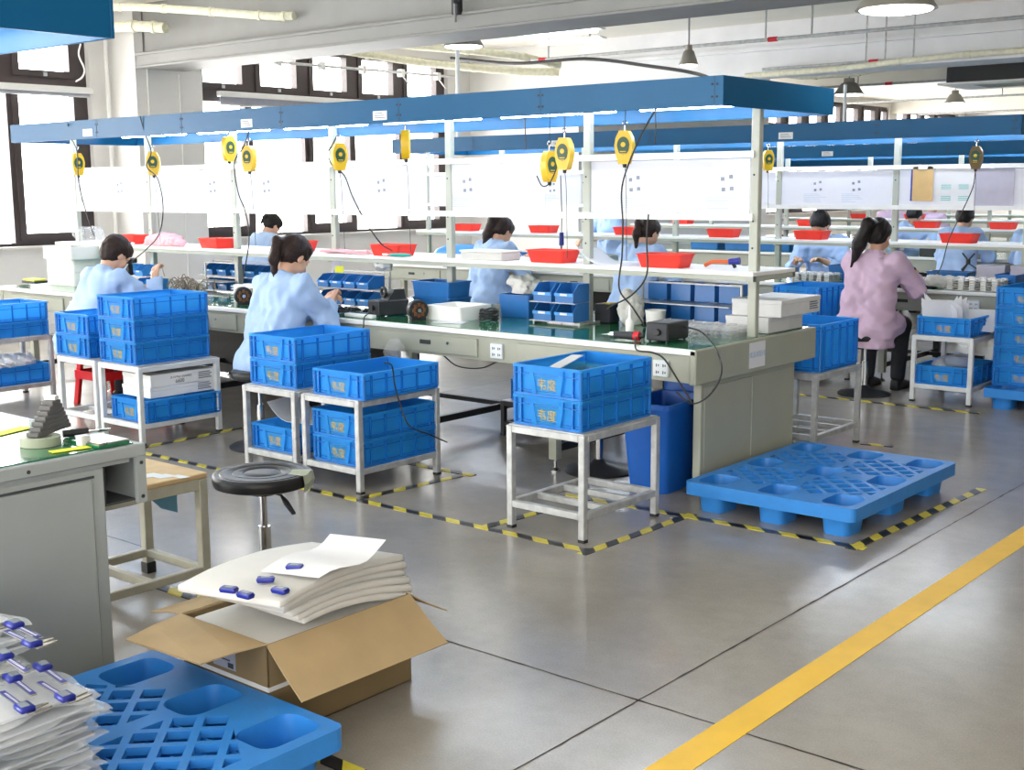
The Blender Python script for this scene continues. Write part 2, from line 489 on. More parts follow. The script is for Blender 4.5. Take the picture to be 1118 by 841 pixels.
# ------------------------------------------------------------------ soft bodies: blended distance fields turned into one skin
class SDF:
    def __init__(s, lo, hi, h):
        s.lo, s.h = np.array(lo, float), h
        s.n = np.ceil((np.array(hi, float) - s.lo) / h).astype(int) + 1
        s.d = np.full(s.n, 1.0, np.float32)
    def _sub(s, lo, hi):
        a = np.clip(np.floor((np.array(lo) - s.lo) / s.h).astype(int), 0, s.n - 1)
        b = np.clip(np.ceil((np.array(hi) - s.lo) / s.h).astype(int) + 1, 1, s.n)
        sl = tuple(slice(i, j) for i, j in zip(a, b))
        g = np.meshgrid(*[s.lo[k] + s.h * np.arange(a[k], b[k]) for k in range(3)], indexing='ij', sparse=True)
        return sl, g
    def _min(s, sl, d, k):
        o = s.d[sl]
        if k <= 0: s.d[sl] = np.minimum(o, d)
        else:
            h = np.clip(.5 + .5 * (o - d) / k, 0, 1)
            s.d[sl] = o * (1 - h) + d * h - k * h * (1 - h)
    def cap(s, a, b, ra, rb=None, k=.02, cut=False):
        rb = ra if rb is None else rb
        a, b = np.array(a, float), np.array(b, float)
        m = max(ra, rb) + max(k, .02) + .02
        sl, g = s._sub(np.minimum(a, b) - m, np.maximum(a, b) + m)
        ab = b - a; L2 = max(ab @ ab, 1e-9)
        t = np.clip(sum((g[i] - a[i]) * ab[i] for i in range(3)) / L2, 0, 1)
        d = np.sqrt(sum((g[i] - a[i] - ab[i] * t) ** 2 for i in range(3))) - (ra + (rb - ra) * t)
        s._cut(sl, d, k) if cut else s._min(sl, d, k)
        return s
    def _cut(s, sl, d, k):
        o = s.d[sl]; d = -d
        h = np.clip(.5 - .5 * (o - d) / max(k, 1e-6), 0, 1)
        s.d[sl] = o * (1 - h) + d * h + k * h * (1 - h)
    def ell(s, c, r, k=.02, R=None, cut=False):
        c, r = np.array(c, float), np.array(r, float)
        m = r.max() + max(k, .02) + .02
        sl, g = s._sub(c - m, c + m)
        p = [g[i] - c[i] for i in range(3)]
        if R is not None: p = [sum(R[j][i] * p[j] for j in range(3)) for i in range(3)]
        q = np.sqrt(sum((p[i] / r[i]) ** 2 for i in range(3)))
        q2 = np.sqrt(sum((p[i] / r[i] ** 2) ** 2 for i in range(3))) + 1e-9
        d = q * (q - 1) / q2
        s._cut(sl, d, k) if cut else s._min(sl, d, k)
        return s
    def ripple(s, amp, f, seed=0):
        r = np.random.RandomState(seed)
        g = np.meshgrid(*[s.lo[k] + s.h * np.arange(s.n[k]) for k in range(3)], indexing='ij', sparse=True)
        o = 0
        for i in range(5):
            v = r.normal(size=3); v /= np.linalg.norm(v)
            o = o + np.sin(f * (1 + .35 * i) * (v[0] * g[0] + v[1] * g[1] + v[2] * g[2]) + r.rand() * 6 + 1.5 * np.sin(f * .4 * (v[1] * g[0] - v[2] * g[1] + v[0] * g[2])))
        s.d += (amp / 3 * o).astype(np.float32)
        return s
    def plane(s, n, off):      # keep the side where n.p < off
        g = np.meshgrid(*[s.lo[k] + s.h * np.arange(s.n[k]) for k in range(3)], indexing='ij', sparse=True)
        s.d = np.maximum(s.d, (n[0] * g[0] + n[1] * g[1] + n[2] * g[2] - off).astype(np.float32))
        return s
    def mesh(s, mb):
        d = s.d; d[0], d[-1] = 1, 1; d[:, 0], d[:, -1] = 1, 1; d[:, :, 0], d[:, :, -1] = 1, 1
        neg = d < 0
        cs = [(x, y, z) for x in (0, 1) for y in (0, 1) for z in (0, 1)]
        n = d.shape
        cut = lambda A, c: A[c[0]:n[0] - 1 + c[0], c[1]:n[1] - 1 + c[1], c[2]:n[2] - 1 + c[2]]
        cnt = sum(cut(neg, c).astype(np.int8) for c in cs)
        mask = (cnt > 0) & (cnt < 8)
        ijk = np.argwhere(mask)
        idx = np.full(mask.shape, -1, np.int64); idx[mask] = np.arange(len(ijk))
        val = {c: d[ijk[:, 0] + c[0], ijk[:, 1] + c[1], ijk[:, 2] + c[2]] for c in cs}
        P_ = np.zeros((len(ijk), 3)); K = np.zeros(len(ijk))
        for a in cs:
            for ax in range(3):
                if a[ax]: continue
                b = tuple(1 if i == ax else a[i] for i in range(3))
                da, db = val[a], val[b]
                x = (da < 0) != (db < 0)
                t = np.where(x, da / np.where(x, da - db, 1), 0)
                p = np.array(a, float)[None].repeat(len(ijk), 0); p[:, ax] += t
                P_ += p * x[:, None]; K += x
        V_ = s.lo + s.h * (ijk + P_ / K[:, None])
        F_ = []
        for ax in range(3):
            o1, o2 = [(1, 2), (2, 0), (0, 1)][ax]
            sl0 = [slice(1, n[i] - 1) for i in range(3)]; sl1 = list(sl0)
            sl0[ax] = slice(0, n[ax] - 1); sl1[ax] = slice(1, n[ax])
            A, B = neg[tuple(sl0)], neg[tuple(sl1)]
            e = np.argwhere(A != B)
            flip = A[tuple(e.T)]
            base = e.copy()
            for i in range(3):
                if i != ax: base[:, i] += 1
            q = []
            for u, v in ((-1, -1), (0, -1), (0, 0), (-1, 0)):
                c = base.copy(); c[:, o1] += u; c[:, o2] += v
                q.append(idx[tuple(c.T)])
            q = np.array(q).T
            q[~flip] = q[~flip][:, ::-1]
            F_.append(q)
        F_ = np.concatenate(F_)
        o = len(mb.v)
        mb.v += [tuple(p) for p in V_]
        mb.f += [tuple(int(i) + o for i in f) for f in F_]
        return mb

def lerp(a, b, t): return a + (b - a) * t
def rotx(p, a): return np.array((p[0], p[1] * math.cos(a) + p[2] * math.sin(a), -p[1] * math.sin(a) + p[2] * math.cos(a)))   # + tips forward
def rotz(p, a): return np.array((p[0] * math.cos(a) - p[1] * math.sin(a), p[0] * math.sin(a) + p[1] * math.cos(a), p[2]))

def person(label, loc, rz=0, seat=.46, lean=20, headpitch=30, headyaw=0, hands=((-.13, .47, .85), (.13, .47, .85)), hair='ponytail', haircol='hair',
           coat='coat', res=1.0, stand=False, mask=False, hem=None, seed=0, tall=1.0, swing=0.0):
    root = T('person', label, 'person', loc, rz)
    la = math.radians(lean)
    hz = .90 * tall if stand else seat + .10
    hip = np.array((0, 0, hz))
    up = lambda L, x=0, y=0: hip + rotx((x, y, L), la)
    sh = [up(.47 * tall, s * .175) for s in (-1, 1)]
    neck, chest, belly = up(.52 * tall, 0, .0), up(.34 * tall), up(.12)
    hp, hy = math.radians(headpitch), math.radians(headyaw)
    def H(x, y, z): return neck + rotx((0, .01, .05), la * .8) + rotz(rotx((x, y, z), hp), hy)
    R = np.array([rotz(rotx(e, hp), hy) for e in np.eye(3)]).T
    arms = []
    for s, h_, S_ in ((-1, hands[0], sh[0]), (1, hands[1], sh[1])):
        h_ = np.array(h_, float); v = h_ - S_; D = np.linalg.norm(v); a, b = .29, .25
        if D > a + b - .005: h_ = S_ + v / D * (a + b - .005); v = h_ - S_; D = a + b - .005
        t = (a * a - b * b + D * D) / (2 * D); r = math.sqrt(max(a * a - t * t, 1e-6))
        dn = np.array((s * .55, -.35, -.8)); dn -= v / D * (dn @ v / D); dn /= np.linalg.norm(dn)
        arms.append((S_ + v / D * t + dn * r, h_))
    kneeh = seat + .06
    if stand: legs = [((s * .09, 0, hz - .02), (s * .10, .03, .48), (s * .10, 0, .09)) for s in (-1, 1)]
    else: legs = [((s * .09, .02, hz - .02), (s * .12, .40, kneeh), (s * .12, .36, .09)) for s in (-1, 1)]
    ext = [-.52, -.45, 0], [.52, .85, 1.85]
    top = H(0, 0, .2)[2] + .06
    ys = [a[1][1] for a in arms]
    lo, hi = np.array((-.5, -.34, .0)), np.array((.5, max(max(ys) + .22, .55, H(0, .15, 0)[1] + .05), top + .03))
    # --- body, one continuous skin
    B = SDF(lo, hi, .0062 * res)
    B.cap(hip + (-.07, 0, 0), up(.36, -.07), .085, .09, .05).cap(hip + (.07, 0, 0), up(.36, .07), .085, .09, .05)
    B.cap(sh[0], sh[1], .05, .05, .04)
    B.cap(up(.44), H(0, -.012, .0), .055, .05, .03)
    for (e, h_), S_, s in zip(arms, sh, (-1, 1)):
        B.cap(S_, e, .048, .040, .03).cap(e, h_, .040, .026, .02)
        d = (h_ - e) / np.linalg.norm(h_ - e)
        side = np.array((-s * 1., 0, 0)); side -= d * (side @ d); side /= np.linalg.norm(side)
        dn = np.cross(d, side) * (1 if np.cross(d, side)[2] < 0 else -1)
        palm = h_ + d * .055
        B.cap(h_ + d * .015 - side * .012, palm - side * .022, .017, .015, .012).cap(h_ + d * .015 + side * .012, palm + side * .022, .017, .015, .012)
        for k, (off, ln) in enumerate(((.031, .030), (.011, .035), (-.010, .033), (-.030, .026))):
            p0 = palm + side * off + d * .012
            p1 = p0 + d * ln * .9 + dn * .010
            p2 = p1 + d * ln * .5 + dn * ln * .75
            p3 = p2 - d * .002 + dn * ln * .6
            B.cap(p0, p1, .0095, .009, .006).cap(p1, p2, .009, .0085, .004).cap(p2, p3, .0085, .0075, .004)
        t0 = h_ + d * .03 + side * .03
        t1 = t0 + side * .022 + d * .022 + dn * .012
        B.cap(t0, t1, .012, .0105, .008).cap(t1, t1 + d * .028 - side * .006 + dn * .012, .0105, .0085, .004)
    for a, b, c in legs:
        B.cap(a, b, .075, .055, .04).cap(b, c, .052, .038, .02)
    # head: skull, jaw, nose, brow, lips, ears
    B.ell(H(0, -.005, .115), (.074, .094, .098), .02, R)
    B.ell(H(0, .030, .060), (.060, .066, .078), .03, R)
    B.cap(H(0, .062, .012), H(0, .070, .018), .026, .024, .03)
    B.cap(H(0, .096, .088), H(0, .112, .058), .0085, .0125, .012)
    B.cap(H(-.045, .082, .106), H(.045, .082, .106), .011, .011, .015)
    for s in (-1, 1):
        B.ell(H(s * .030, .096, .090), (.015, .013, .010), .010, R, cut=True)
        B.ell(H(s * .030, .084, .090), (.013, .013, .0125), .002, R)
        B.ell(H(s * .075, .0, .075), (.010, .020, .032), .006, R)
        B.ell(H(s * .042, .066, .050), (.022, .022, .024), .02, R)
    B.cap(H(-.018, .089, .032), H(.018, .089, .032), .0075, .0075, .006)
    B.mesh(MB()).build('body', 'skin', root, smooth=PI)
    for s in (-1, 1): MB().ball(tuple(H(s * .030, .0935, .089)), .0062, 6).build('eye', 'eye', root, smooth=PI)
    f = MB(); f.tube([H(x, .0965 - abs(x) * .25, .033 - abs(x) * .1) for x in (-.02, -.01, 0, .01, .02)], .0038, 6)
    f.build('mouth', 'lip', root, smooth=PI)
    # --- hair
    Hh = SDF(H(0, 0, .1) - .34, H(0, 0, .1) + .34, .0068 * res)
    Hh.ell(H(0, -.014, .122), (.088, .110, .106), .01, R)
    if hair == 'short':
        Hh.ell(H(0, -.045, .075), (.076, .066, .085), .03, R)
        Hh.ell(H(0, .055, .150), (.066, .048, .050), .03, R)
    else:
        Hh.ell(H(0, -.050, .085), (.070, .062, .075), .03, R)
        Hh.ell(H(0, .040, .165), (.064, .055, .042), .03, R)
    Hh.ell(H(0, .098, .055), (.072, .075, .082), .008, R, cut=True)
    for s in (-1, 1): Hh.ell(H(s * .095, .055, .04), (.045, .05, .075), .01, R, cut=True)
    if hair in ('ponytail', 'long'):
        L = .30 if hair == 'long' else .20
        p0 = H(0, -.105, .145 if hair == 'long' else .12); p1 = p0 + rotz(rotx((swing * .25, -.06, .0), hp * .3), hy)
        wd = 1.55 if hair == 'long' else 1.0
        p2 = p1 + np.array((swing * .5, -.025, -L * .5)); p3 = p2 + np.array((swing * .5, .0, -L * .55))
        Hh.cap(p0, p1, .022 * wd, .028 * wd, .01).cap(p1, p2, .030 * wd, .032 * wd, .02).cap(p2, p3, .032 * wd, .014, .02)
    if hair == 'bun':
        Hh.ell(H(0, -.125, .11), (.042, .036, .04), .008, R)
        p0 = H(-.02, -.13, .09); Hh.cap(p0, p0 + np.array((-.02, -.03, -.07)), .02, .012, .01)
    Hh.ripple(.0034, 90, seed)
    Hh.mesh(MB()).build('hair', haircol, root, smooth=PI)
    # --- coat with sleeves and collar
    hem = (.52 if stand else seat - .02) if hem is None else hem
    lo2, hi2 = lo + (-.06, -.08, 0), hi + (.06, 0, 0)
    C_ = SDF(lo2, hi2, .0095 * res)
    for s in (-1, 1):
        C_.cap(hip + (s * .080, 0, -.02), up(.20, s * .070), .128, .112, .07)
        C_.cap(up(.20, s * .070), up(.38, s * .085), .112, .106, .07)
        C_.cap(up(.38, s * .07), up(.45, s * .10), .10, .07, .06)
        C_.cap(up(.36), up(.465), .105, .082, .03)
        e, h_ = arms[0 if s < 0 else 1]; S_ = sh[0 if s < 0 else 1]
        cuff = lerp(e, h_, .86)
        C_.cap(S_, e, .073, .066, .05).cap(e, cuff, .064, .050, .035)
        if stand:
            C_.cap(hip + (s * .08, 0, 0), (s * .10, 0, hem), .13, .14, .05)
        else:
            C_.cap(hip + (s * .09, .0, -.03), (s * .13, .20, kneeh + .02), .125, .095, .05)
            C_.cap(hip + (s * .09, -.04, -.05), (s * .10, -.06, hem), .115, .085, .06)
            C_.cap(hip + (s * .13, .0, -.06), (s * .15, .04, hem + .02), .075, .06, .06)
    C_.ripple(.010, 22, seed + 3); C_.ripple(.0065, 48, seed + 5)
    C_.cap(up(.535), H(0, 0, .10), .052, .056, .008, cut=True)
    C_.plane((0, 0, -1), -hem)
    for (e, h_) in arms:
        d = (h_ - e) / np.linalg.norm(h_ - e)
        C_.cap(lerp(e, h_, .93), h_ + d * .12, .058, .055, .004, cut=True)
    for t in range(14):
        a0, a1 = 2 * PI * t / 14 + .3, 2 * PI * (t + 1) / 14 + .3
        if t < 13: C_.cap(up(.505, .068 * math.sin(a0), -.072 * math.cos(a0)), up(.505, .068 * math.sin(a1), -.072 * math.cos(a1)), .020, .020, .010)
        if t < 13: C_.cap(up(.535, .063 * math.sin(a0), -.070 * math.cos(a0)), up(.535, .063 * math.sin(a1), -.070 * math.cos(a1)), .011, .011, .006)
    C_.mesh(MB()).build('coat', coat, root, smooth=PI)
    # --- trousers and shoes
    P_ = SDF((-.3, -.2, .05), (.3, .6, hz + .12), .012 * res)
    for a, b, c in legs:
        P_.cap(a, b, .088, .068, .05).cap(b, np.array(c) + (0, 0, .02), .066, .055, .03)
    P_.cap((-.06, 0, hz), (.06, 0, hz), .10, .10, .05)
    P_.mesh(MB()).build('trousers', 'trouser', root, smooth=PI)
    for a, b, c in legs:
        x, y = c[0], c[1]; q = MB()
        q.loft([[(x + sx * (.035 if yy < .1 else .045), y + yy, z) for sx, z in ((-1, .0), (1, .0), (.85, zz), (-.85, zz))] for yy, zz in ((-.07, .08), (0, .10), (.08, .075), (.15, .055), (.19, .03))])
        q.build('shoe', 'shoe', root, bevel=.01, smooth=.9)
    if mask:
        k = MB(); k.loft([[H(x, .055 + .052 * math.cos(x * 14) + .004 * (i > 0), z) for x in np.linspace(-.07, .07, 9)] + [H(x, .050 + .050 * math.cos(x * 14), z) for x in np.linspace(.07, -.07, 9)] for i, z in enumerate((-.02, .02, .065))])
        k.build('face_mask', 'mask', root, smooth=1.0)
    return root

# ------------------------------------------------------------------ the hall
WX, CZ = -12.5, 3.5
b = MB().box(-12.9, 7.2, -4, 34.3, -.12, 0); struct(b.build('floor', 'floor'))
b = MB().box(-12.9, 7, -3.9, 34.3, CZ, CZ + .12); struct(b.build('ceiling', 'ceil'))
b = MB().box(7, 7.2, -4, 34.3, 0, CZ); struct(b.build('wall_right_unseen', 'wallg'))  # out of view; added in dark grey to hold back light from +X
bays = [(-.3, 3.6), (4.0, 7.75), (9.22, 13.52), (19.6, 22.3), (22.6, 29.0), (29.4, 33.4)]
YZ = Matrix(((0, 0, 1, 0), (1, 0, 0, 0), (0, 1, 0, 0), (0, 0, 0, 1)))
b = MB().plate([(-4, 0), (34.3, 0), (34.3, CZ), (-4, CZ)], [[(a, .95), (c, .95), (c, 3.34), (a, 3.34)] for a, c in bays], -.25, 0, tr(WX, 0, 0) @ YZ)
struct(b.build('wall_left', 'wall'))
b = MB().box(-12.5, 7, 34, 34.3, 0, CZ); struct(b.build('wall_back', 'wall'))
b = MB().box(-12.5, -12.0, 8.0, 8.87, 0, CZ); b.box(-12.02, -11.985, 8.14, 8.16, 0, CZ); b.box(-12.02, -11.985, 8.55, 8.57, 0, 2.8)
struct(b.build('wall_column', 'wall', bevel=.004))
b = MB().box(-12.5, -10.5, 14, 19.4, 0, CZ); struct(b.build('wall_core', 'wall'))
b = MB().box(-12.5, -12.47, -4, 14, 0, .1); struct(b.build('baseboard_left', 'beam'))
def window(n, y0, y1, first, step, pw, sashes):
    z0, zt0, zt1, z1 = .95, 2.58, 2.80, 3.34
    X = tr(WX - .12, 0, 0) @ YZ
    ups, k = [], 0
    while True:
        a = first - step * 20 + step * k; k += 1
        if a > y1: break
        a0, a1 = max(a, y0 + .04), min(a + pw, y1 - .04)
        if a1 - a0 > .15: ups.append((a0, a1))
    holes = [[(a, zt1), (c, zt1), (c, 3.24), (a, 3.24)] for a, c in ups]
    low = []
    for i, (a, c) in enumerate(ups):
        if i % 2 == sashes: l0, l1, zb = a - .03, c + .03, z0 + .13
        else: l0, l1, zb = a - .13, c + .13, z0 + .03
        l0, l1 = max(l0, y0 + .03), min(l1, y1 - .03)
        low.append((l0, l1, zb))
        holes.append([(l0, zb), (l1, zb), (l1, zt0), (l0, zt0)])
    w_ = MB().plate([(y0, z0), (y1, z0), (y1, z1), (y0, z1)], holes, -.04, .05, X)
    for i, (a, c) in enumerate(ups):                       # raised sash rims, top-hung lights
        w_.plate([(a - .07, zt1 - .07), (c + .07, zt1 - .07), (c + .07, 3.3), (a - .07, 3.3)], [[(a, zt1), (c, zt1), (c, 3.24), (a, 3.24)]], .05, .075, X)
        l0, l1, zb = low[i]
        if i % 2 == sashes: w_.plate([(l0 - .07, zb - .07), (l1 + .07, zb - .07), (l1 + .07, zt0 + .05), (l0 - .07, zt0 + .05)], [[(l0, zb), (l1, zb), (l1, zt0), (l0, zt0)]], .05, .075, X)
    o = struct(w_.build('window_%d' % n, 'frame'))
    g = MB().box(WX - .125, WX - .119, y0 + .02, y1 - .02, z0 + .02, z1 - .02)
    g.build('window_glass', 'glass', o)
    g = MB()
    for a, c in ups: g.box(WX - .05, WX - .03, (a + c) / 2 - .02, (a + c) / 2 + .02, zt1 - .06, zt1 - .02)
    g.build('window_latch', 'alum', o)
    MB().box(WX - .07, WX + .07, y0 - .03, y1 + .03, .925, .95).build('window_sill', 'wall', o)
    return o
for n, (a, c) in enumerate(bays):
    st = {1: (6.96, 1), 2: (10.15, 0), 4: (23.12, 1)}.get(n, (a + .15, 0))
    window(n + 1, a, c, st[0], .865 if n != 4 else .92, .58 if n != 4 else .56, st[1])
# roller blinds over the windows
def blind(y0, y1, z, drop, label):
    r = T('roller_blind', label, 'blind', (WX + .07, (y0 + y1) / 2, z), 0, 'roller blinds on the windows')
    h = (y1 - y0) / 2
    MB().box(-.05, .05, -h, h, -.03, .035).build('housing', 'white', r, bevel=.008)
    MB().box(-.01, .0, -h + .02, h - .02, -.03 - drop, -.03).build('fabric', 'blind', r)
    MB().cyl((-.005, -h + .02, -.03 - drop), (-.005, h - .02, -.03 - drop), .012).build('bottom_rail', 'alum', r)
blind(4.1, 7.72, 2.60, .03, 'rolled-up white roller blind on the window beside the grey column')
blind(9.42, 13.4, 2.66, .09, 'roller blind with a short grey drop on the five-pane window behind the near blue canopy')
# rolling shutter housing and ceiling beams across the hall
o = MB().box(-11.85, 4.4, 8.02, 8.5, 2.98, CZ); o = struct(o.build('ceiling_beam', 'duct', bevel=.01))
b = MB().box(-11.9, 4.4, 7.95, 8.55, 2.83, 2.965); b.box(-11.9, 4.4, 7.93, 7.955, 2.955, 2.985); b.box(-11.9, 4.4, 7.93, 7.955, 2.825, 2.85)
b.build('beam_rail', 'duct', o, bevel=.006)
MB().box(-12.0, -11.84, 8.0, 8.52, 3.0, CZ).build('beam_end_plate', 'duct', o)
b = MB().box(-10.5, 4.4, 14, 14.6, 2.88, CZ); b.box(-10.5, 4.4, 13.93, 14.02, 3.16, 3.20); struct(b.build('ceiling_beam', 'beam'))
b = MB().box(-12.5, 4.4, 20.2, 20.7, 3.2, CZ); struct(b.build('ceiling_beam', 'ceil'))
b = MB().box(-12.5, 4.4, 29.1, 29.5, 3.2, CZ); struct(b.build('ceiling_beam', 'ceil'))
# floor joints with chipped edges, lane line, hazard tape
def joint(p, q, n, seed):
    r = random.Random(seed); p, q = Vector(p), Vector(q); d = (q - p); L = d.length; d /= L; s = Vector((-d.y, d.x, 0))
    k = int(L / .05); a, c = [], []
    for i in range(k + 1):
        c0 = p + d * (L * i / k); w_ = .0022 + .004 * r.random() ** 4
        a.append(c0 + s * w_); c.append(c0 - s * (.002 + .004 * r.random() ** 4))
    vs = [(x.x, x.y, .0012) for x in a + c]
    m = MB(); m.add(vs, [(i, k + 1 + i, k + 2 + i, i + 1) for i in range(k)])
    struct(m.build('trim_%d' % n, 'joint'))
joint((-2.01, -1, 0), (-2.01, 30, 0), 1, 1)
joint((-12.4, 2.99, 0), (4, 2.99, 0), 2, 2)
joint((-12.4, 9.0, 0), (4, 9.0, 0), 3, 3)
joint((-6.4, -1, 0), (-6.4, 30, 0), 4, 4)
m = MB().box(-1.742, -1.64, -1, 32, .0, .0016); tag(m.build('lane_line', 'lane'), 'yellow painted aisle line running across the grey concrete floor', 'floor line')
TAPES = [
    ((-8.6, 4.10), (-3.04, 4.16), 'long strip of hazard tape along the feet of the crate stands'),
    ((-3.055, 4.10), (-3.035, 4.96), 'short strip of hazard tape between the front steel stand and the blue pallet'),
    ((-3.75, 4.88), (-2.15, 4.93), 'strip of hazard tape along the front feet of the blue pallet'),
    ((-2.20, 4.88), (-2.14, 6.30), 'strip of hazard tape beside the open side of the blue pallet'),
    ((-4.50, 4.14), (-4.43, 4.92), 'short strip of hazard tape beside the stand holding three crates'),
    ((-3.66, 4.14), (-3.62, 4.60), 'short strip of hazard tape behind the left leg of the front stand'),
    ((-6.44, 4.14), (-6.48, 5.0), 'short strip of hazard tape beside the stand with three stacked crates'),
    ((-4.9, 4.90), (-4.38, 4.90), 'short strip of hazard tape ending behind the stand with three crates'),
    ((-6.2, 8.33), (-2.9, 8.42), 'hazard tape on the floor by the worker in pink'),
    ((-3.1, 6.98), (-2.92, 7.02), 'end of hazard tape beside the narrow stand behind the bench'),
    ((-4.9, 2.70), (-3.5, 2.72), 'faded hazard tape under the square stool with a cardboard top'),
    ((-3.2, 2.12), (-2.2, 2.12), 'hazard tape peeking out at the corner of the front pallet'),
]
for k, (p, q, lb) in enumerate(TAPES):
    p, q = Vector(p + (0,)), Vector(q + (0,)); d = (q - p).normalized(); s = Vector((-d.y, d.x, 0)) * .024
    z = .0018 + .0003 * k
    m = MB(); m.add([tuple(c)[:2] + (zz,) for zz in (0, z) for c in (p - s, q - s, q + s, p + s)], [(3, 2, 1, 0), (4, 5, 6, 7), (0, 1, 5, 4), (1, 2, 6, 5), (2, 3, 7, 6), (3, 0, 4, 7)])
    tag(m.build('hazard_tape', 'hazard'), lb, 'floor tape', 'black and yellow hazard tapes on the floor')

# ------------------------------------------------------------------ assembly benches with shelf, posts and blue light canopy
def bench(label, x1, yw, x0, pitch, dz=0.0, level=2, z=.75, stick=()):
    """x1 = near end, x0 = far end, yw = front edge of the worktop"""
    r = T('assembly_bench', label, 'workbench', (x1, yw, 0), 0, 'assembly benches')
    L = x0 - x1                                # negative: runs towards -X
    D, yp, ys0, ys1 = 1.29, .67, .55, 1.02
    zs = 1.10 + dz * .7
    zt, zb = 2.075 + dz, 1.93 + dz
    n = int(round(-L / pitch))
    # worktop and green mat
    MB().box(L, 0, 0, D, z - .028, z).build('worktop', 'white', r, bevel=.004)
    MB().box(L + .02, -.02, .03, D - .03, z, z + .003).build('bench_mat', 'green', r)
    # apron
    for bx in ((L + .03, -.03, .035, .06), (L + .03, -.03, D - .06, D - .035), (L, L + .03, .03, D - .03)): MB().box(*bx, z - .17, z - .03).build('apron', 'paint', r)
    # end cabinet with overhanging head
    MB().box(-.035, .003, .0, D, z - .175, z + .001).build('end_panel', 'paint', r, bevel=.006)
    c = MB().box(-.075, -.03, .11, 1.10, .03, z - .175); c.box(-.031, -.026, .14, .60, .05, z - .2); c.box(-.031, -.026, .62, 1.08, .05, z - .2)
    c.build('end_cabinet', 'paint', r, bevel=.004)
    if level > 1:
        for i in range(n):
            xr = -.36 - pitch * i
            if xr - .80 < L: continue
            d = MB().box(xr - .79, xr, .022, .04, z - .155, z - .05).build('drawer', 'paint', r, bevel=.004)
            MB().box(xr - .44, xr - .36, .014, .024, z - .107, z - .083).build('drawer_slot', 'dark', d)
            MB().cyl((xr - .22, .014, z - .09), (xr - .22, .024, z - .09), .008).build('drawer_lock', 'chrome', d)
            s = MB().box(xr + .10, xr + .19, .018, .036, z - .15, z - .065).build('socket', 'sticker', r, bevel=.004)
            k = MB()
            for u in range(2):
                for v in range(2): k.box(xr + .12 + .04 * u, xr + .125 + .04 * u, .0165, .0185, z - .135 + .035 * v, z - .12 + .035 * v); k.box(xr + .132 + .04 * u, xr + .137 + .04 * u, .0165, .0185, z - .132 + .035 * v, z - .122 + .035 * v)
            k.build('socket_holes', 'dark', s)
    for i in range(1, n + 1):
        for y in (.08, D - .08):
            x = max(-.93 - pitch * (i - 1), L + .05)
            q = MB().bar((x, y, .07), (x, y, z - .05), .05, .05).build('leg', 'paint' if y < .5 else 'rubber', r)
            f = MB().cyl((x, y, .02), (x, y, .09), .009); f.lathe([(.03, 0), (.03, .008), (.012, .022), (.0, .024)], (x, y, 0), 16)
            f.build('levelling_foot', 'chrome', q)
        MB().bar((x, .10, .13), (x, D - .10, .13), .03, .04).build('cross_rail', 'rubber', r)
    MB().bar((L + .05, D - .3, .13), (-.45, D - .3, .13), .04, .03).build('foot_rail', 'rubber', r)
    if level > 1: MB().box(L + .1, -3.2, D - .14, D - .12, .03, z - .17).build('underbench_shade_sheet', 'rubber', r)  # dark sheet added to stand in for the shade under the bench
    # posts
    for i in range(n + 1):
        x = max(-.06 - pitch * i, L + .03)
        p = MB().bar((x, yp, z), (x, yp, zb + .06), .04, .05)
        p = p.build('post', 'post', r, bevel=.004)
        h = MB()
        for zz in (zs + .12, zs + .26, zs + .50): h.cyl((x, yp - .0265, zz), (x, yp - .0255, zz), .006, n=8)
        h.build('post_hole', 'dark', p)
        k = MB().bar((x, ys0 + .06, zs - .04), (x, ys1 - .02, zs - .04), .035, .03).build('shelf_bracket', 'post', r)
    # shelf
    MB().box(L, .0, ys0, ys1, zs - .022, zs).build('shelf_board', 'white', r, bevel=.003)
    for bx in ((L, 0, ys0 + .01, ys0 + .03, zs - .046), (-.02, 0, ys0, ys1, zs - .05), (L, 0, ys1 - .03, ys1 - .01, zs - .046)): MB().box(*bx, zs - .022).build('shelf_edge', 'post', r)
    # document rails
    for zz, h in ((1.385 + dz * .8, .022), (1.71 + dz * .8, .022)):
        MB().box(L + .03, -.06, yp - .035, yp - .022, zz - h, zz + h * .6).build('document_rail', 'white', r)
    # canopy: four boards, underside, tubes
    y0, y1 = .215, 1.42
    t = .012
    for nm, bx in (('canopy_front', (L, 0, y0, y0 + t)), ('canopy_rear', (L, 0, y1 - t, y1)), ('canopy_end', (-t, 0, y0 + t, y1 - t)), ('canopy_end', (L, L + t, y0 + t, y1 - t))):
        q = MB().box(*bx, zb, zt).build(nm, 'canopy', r, bevel=.002)
        if nm == 'canopy_front' and level > 0:
            v = MB()
            for i in range(n):
                x = -.05 - pitch * i
                for dx in (-.014, .014):
                    for zz in (zb + .045, zb + .105): v.cyl((x + dx, y0 - .003, zz), (x + dx, y0 + .002, zz), .006, n=8)
                v.box(x - .001, x + .001, y0 - .0012, y0, zb, zt)
            v.build('rivets', 'inkd', q)
            for xs, wd in stick:
                w_ = MB().box(xs - wd / 2, xs + wd / 2, y0 - .002, y0, zb + .02, zb + .075).build('sticker', 'sticker', q)
                l_ = MB()
                for u in range(3): l_.box(xs - wd * .38, xs + wd * (.38 - .1 * u), y0 - .0026, y0 - .002, zb + .033 + .013 * u, zb + .037 + .013 * u)
                l_.build('sticker_print', 'ink', w_)
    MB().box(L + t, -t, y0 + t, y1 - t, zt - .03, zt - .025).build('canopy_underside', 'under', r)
    for i in range(n + 1): MB().box(max(-.06 - pitch * i, L + .03) - .02, max(-.06 - pitch * i, L + .03) + .02, y0 + t, y1 - t, zt - .055, zt - .03).build('canopy_rib', 'post', r)
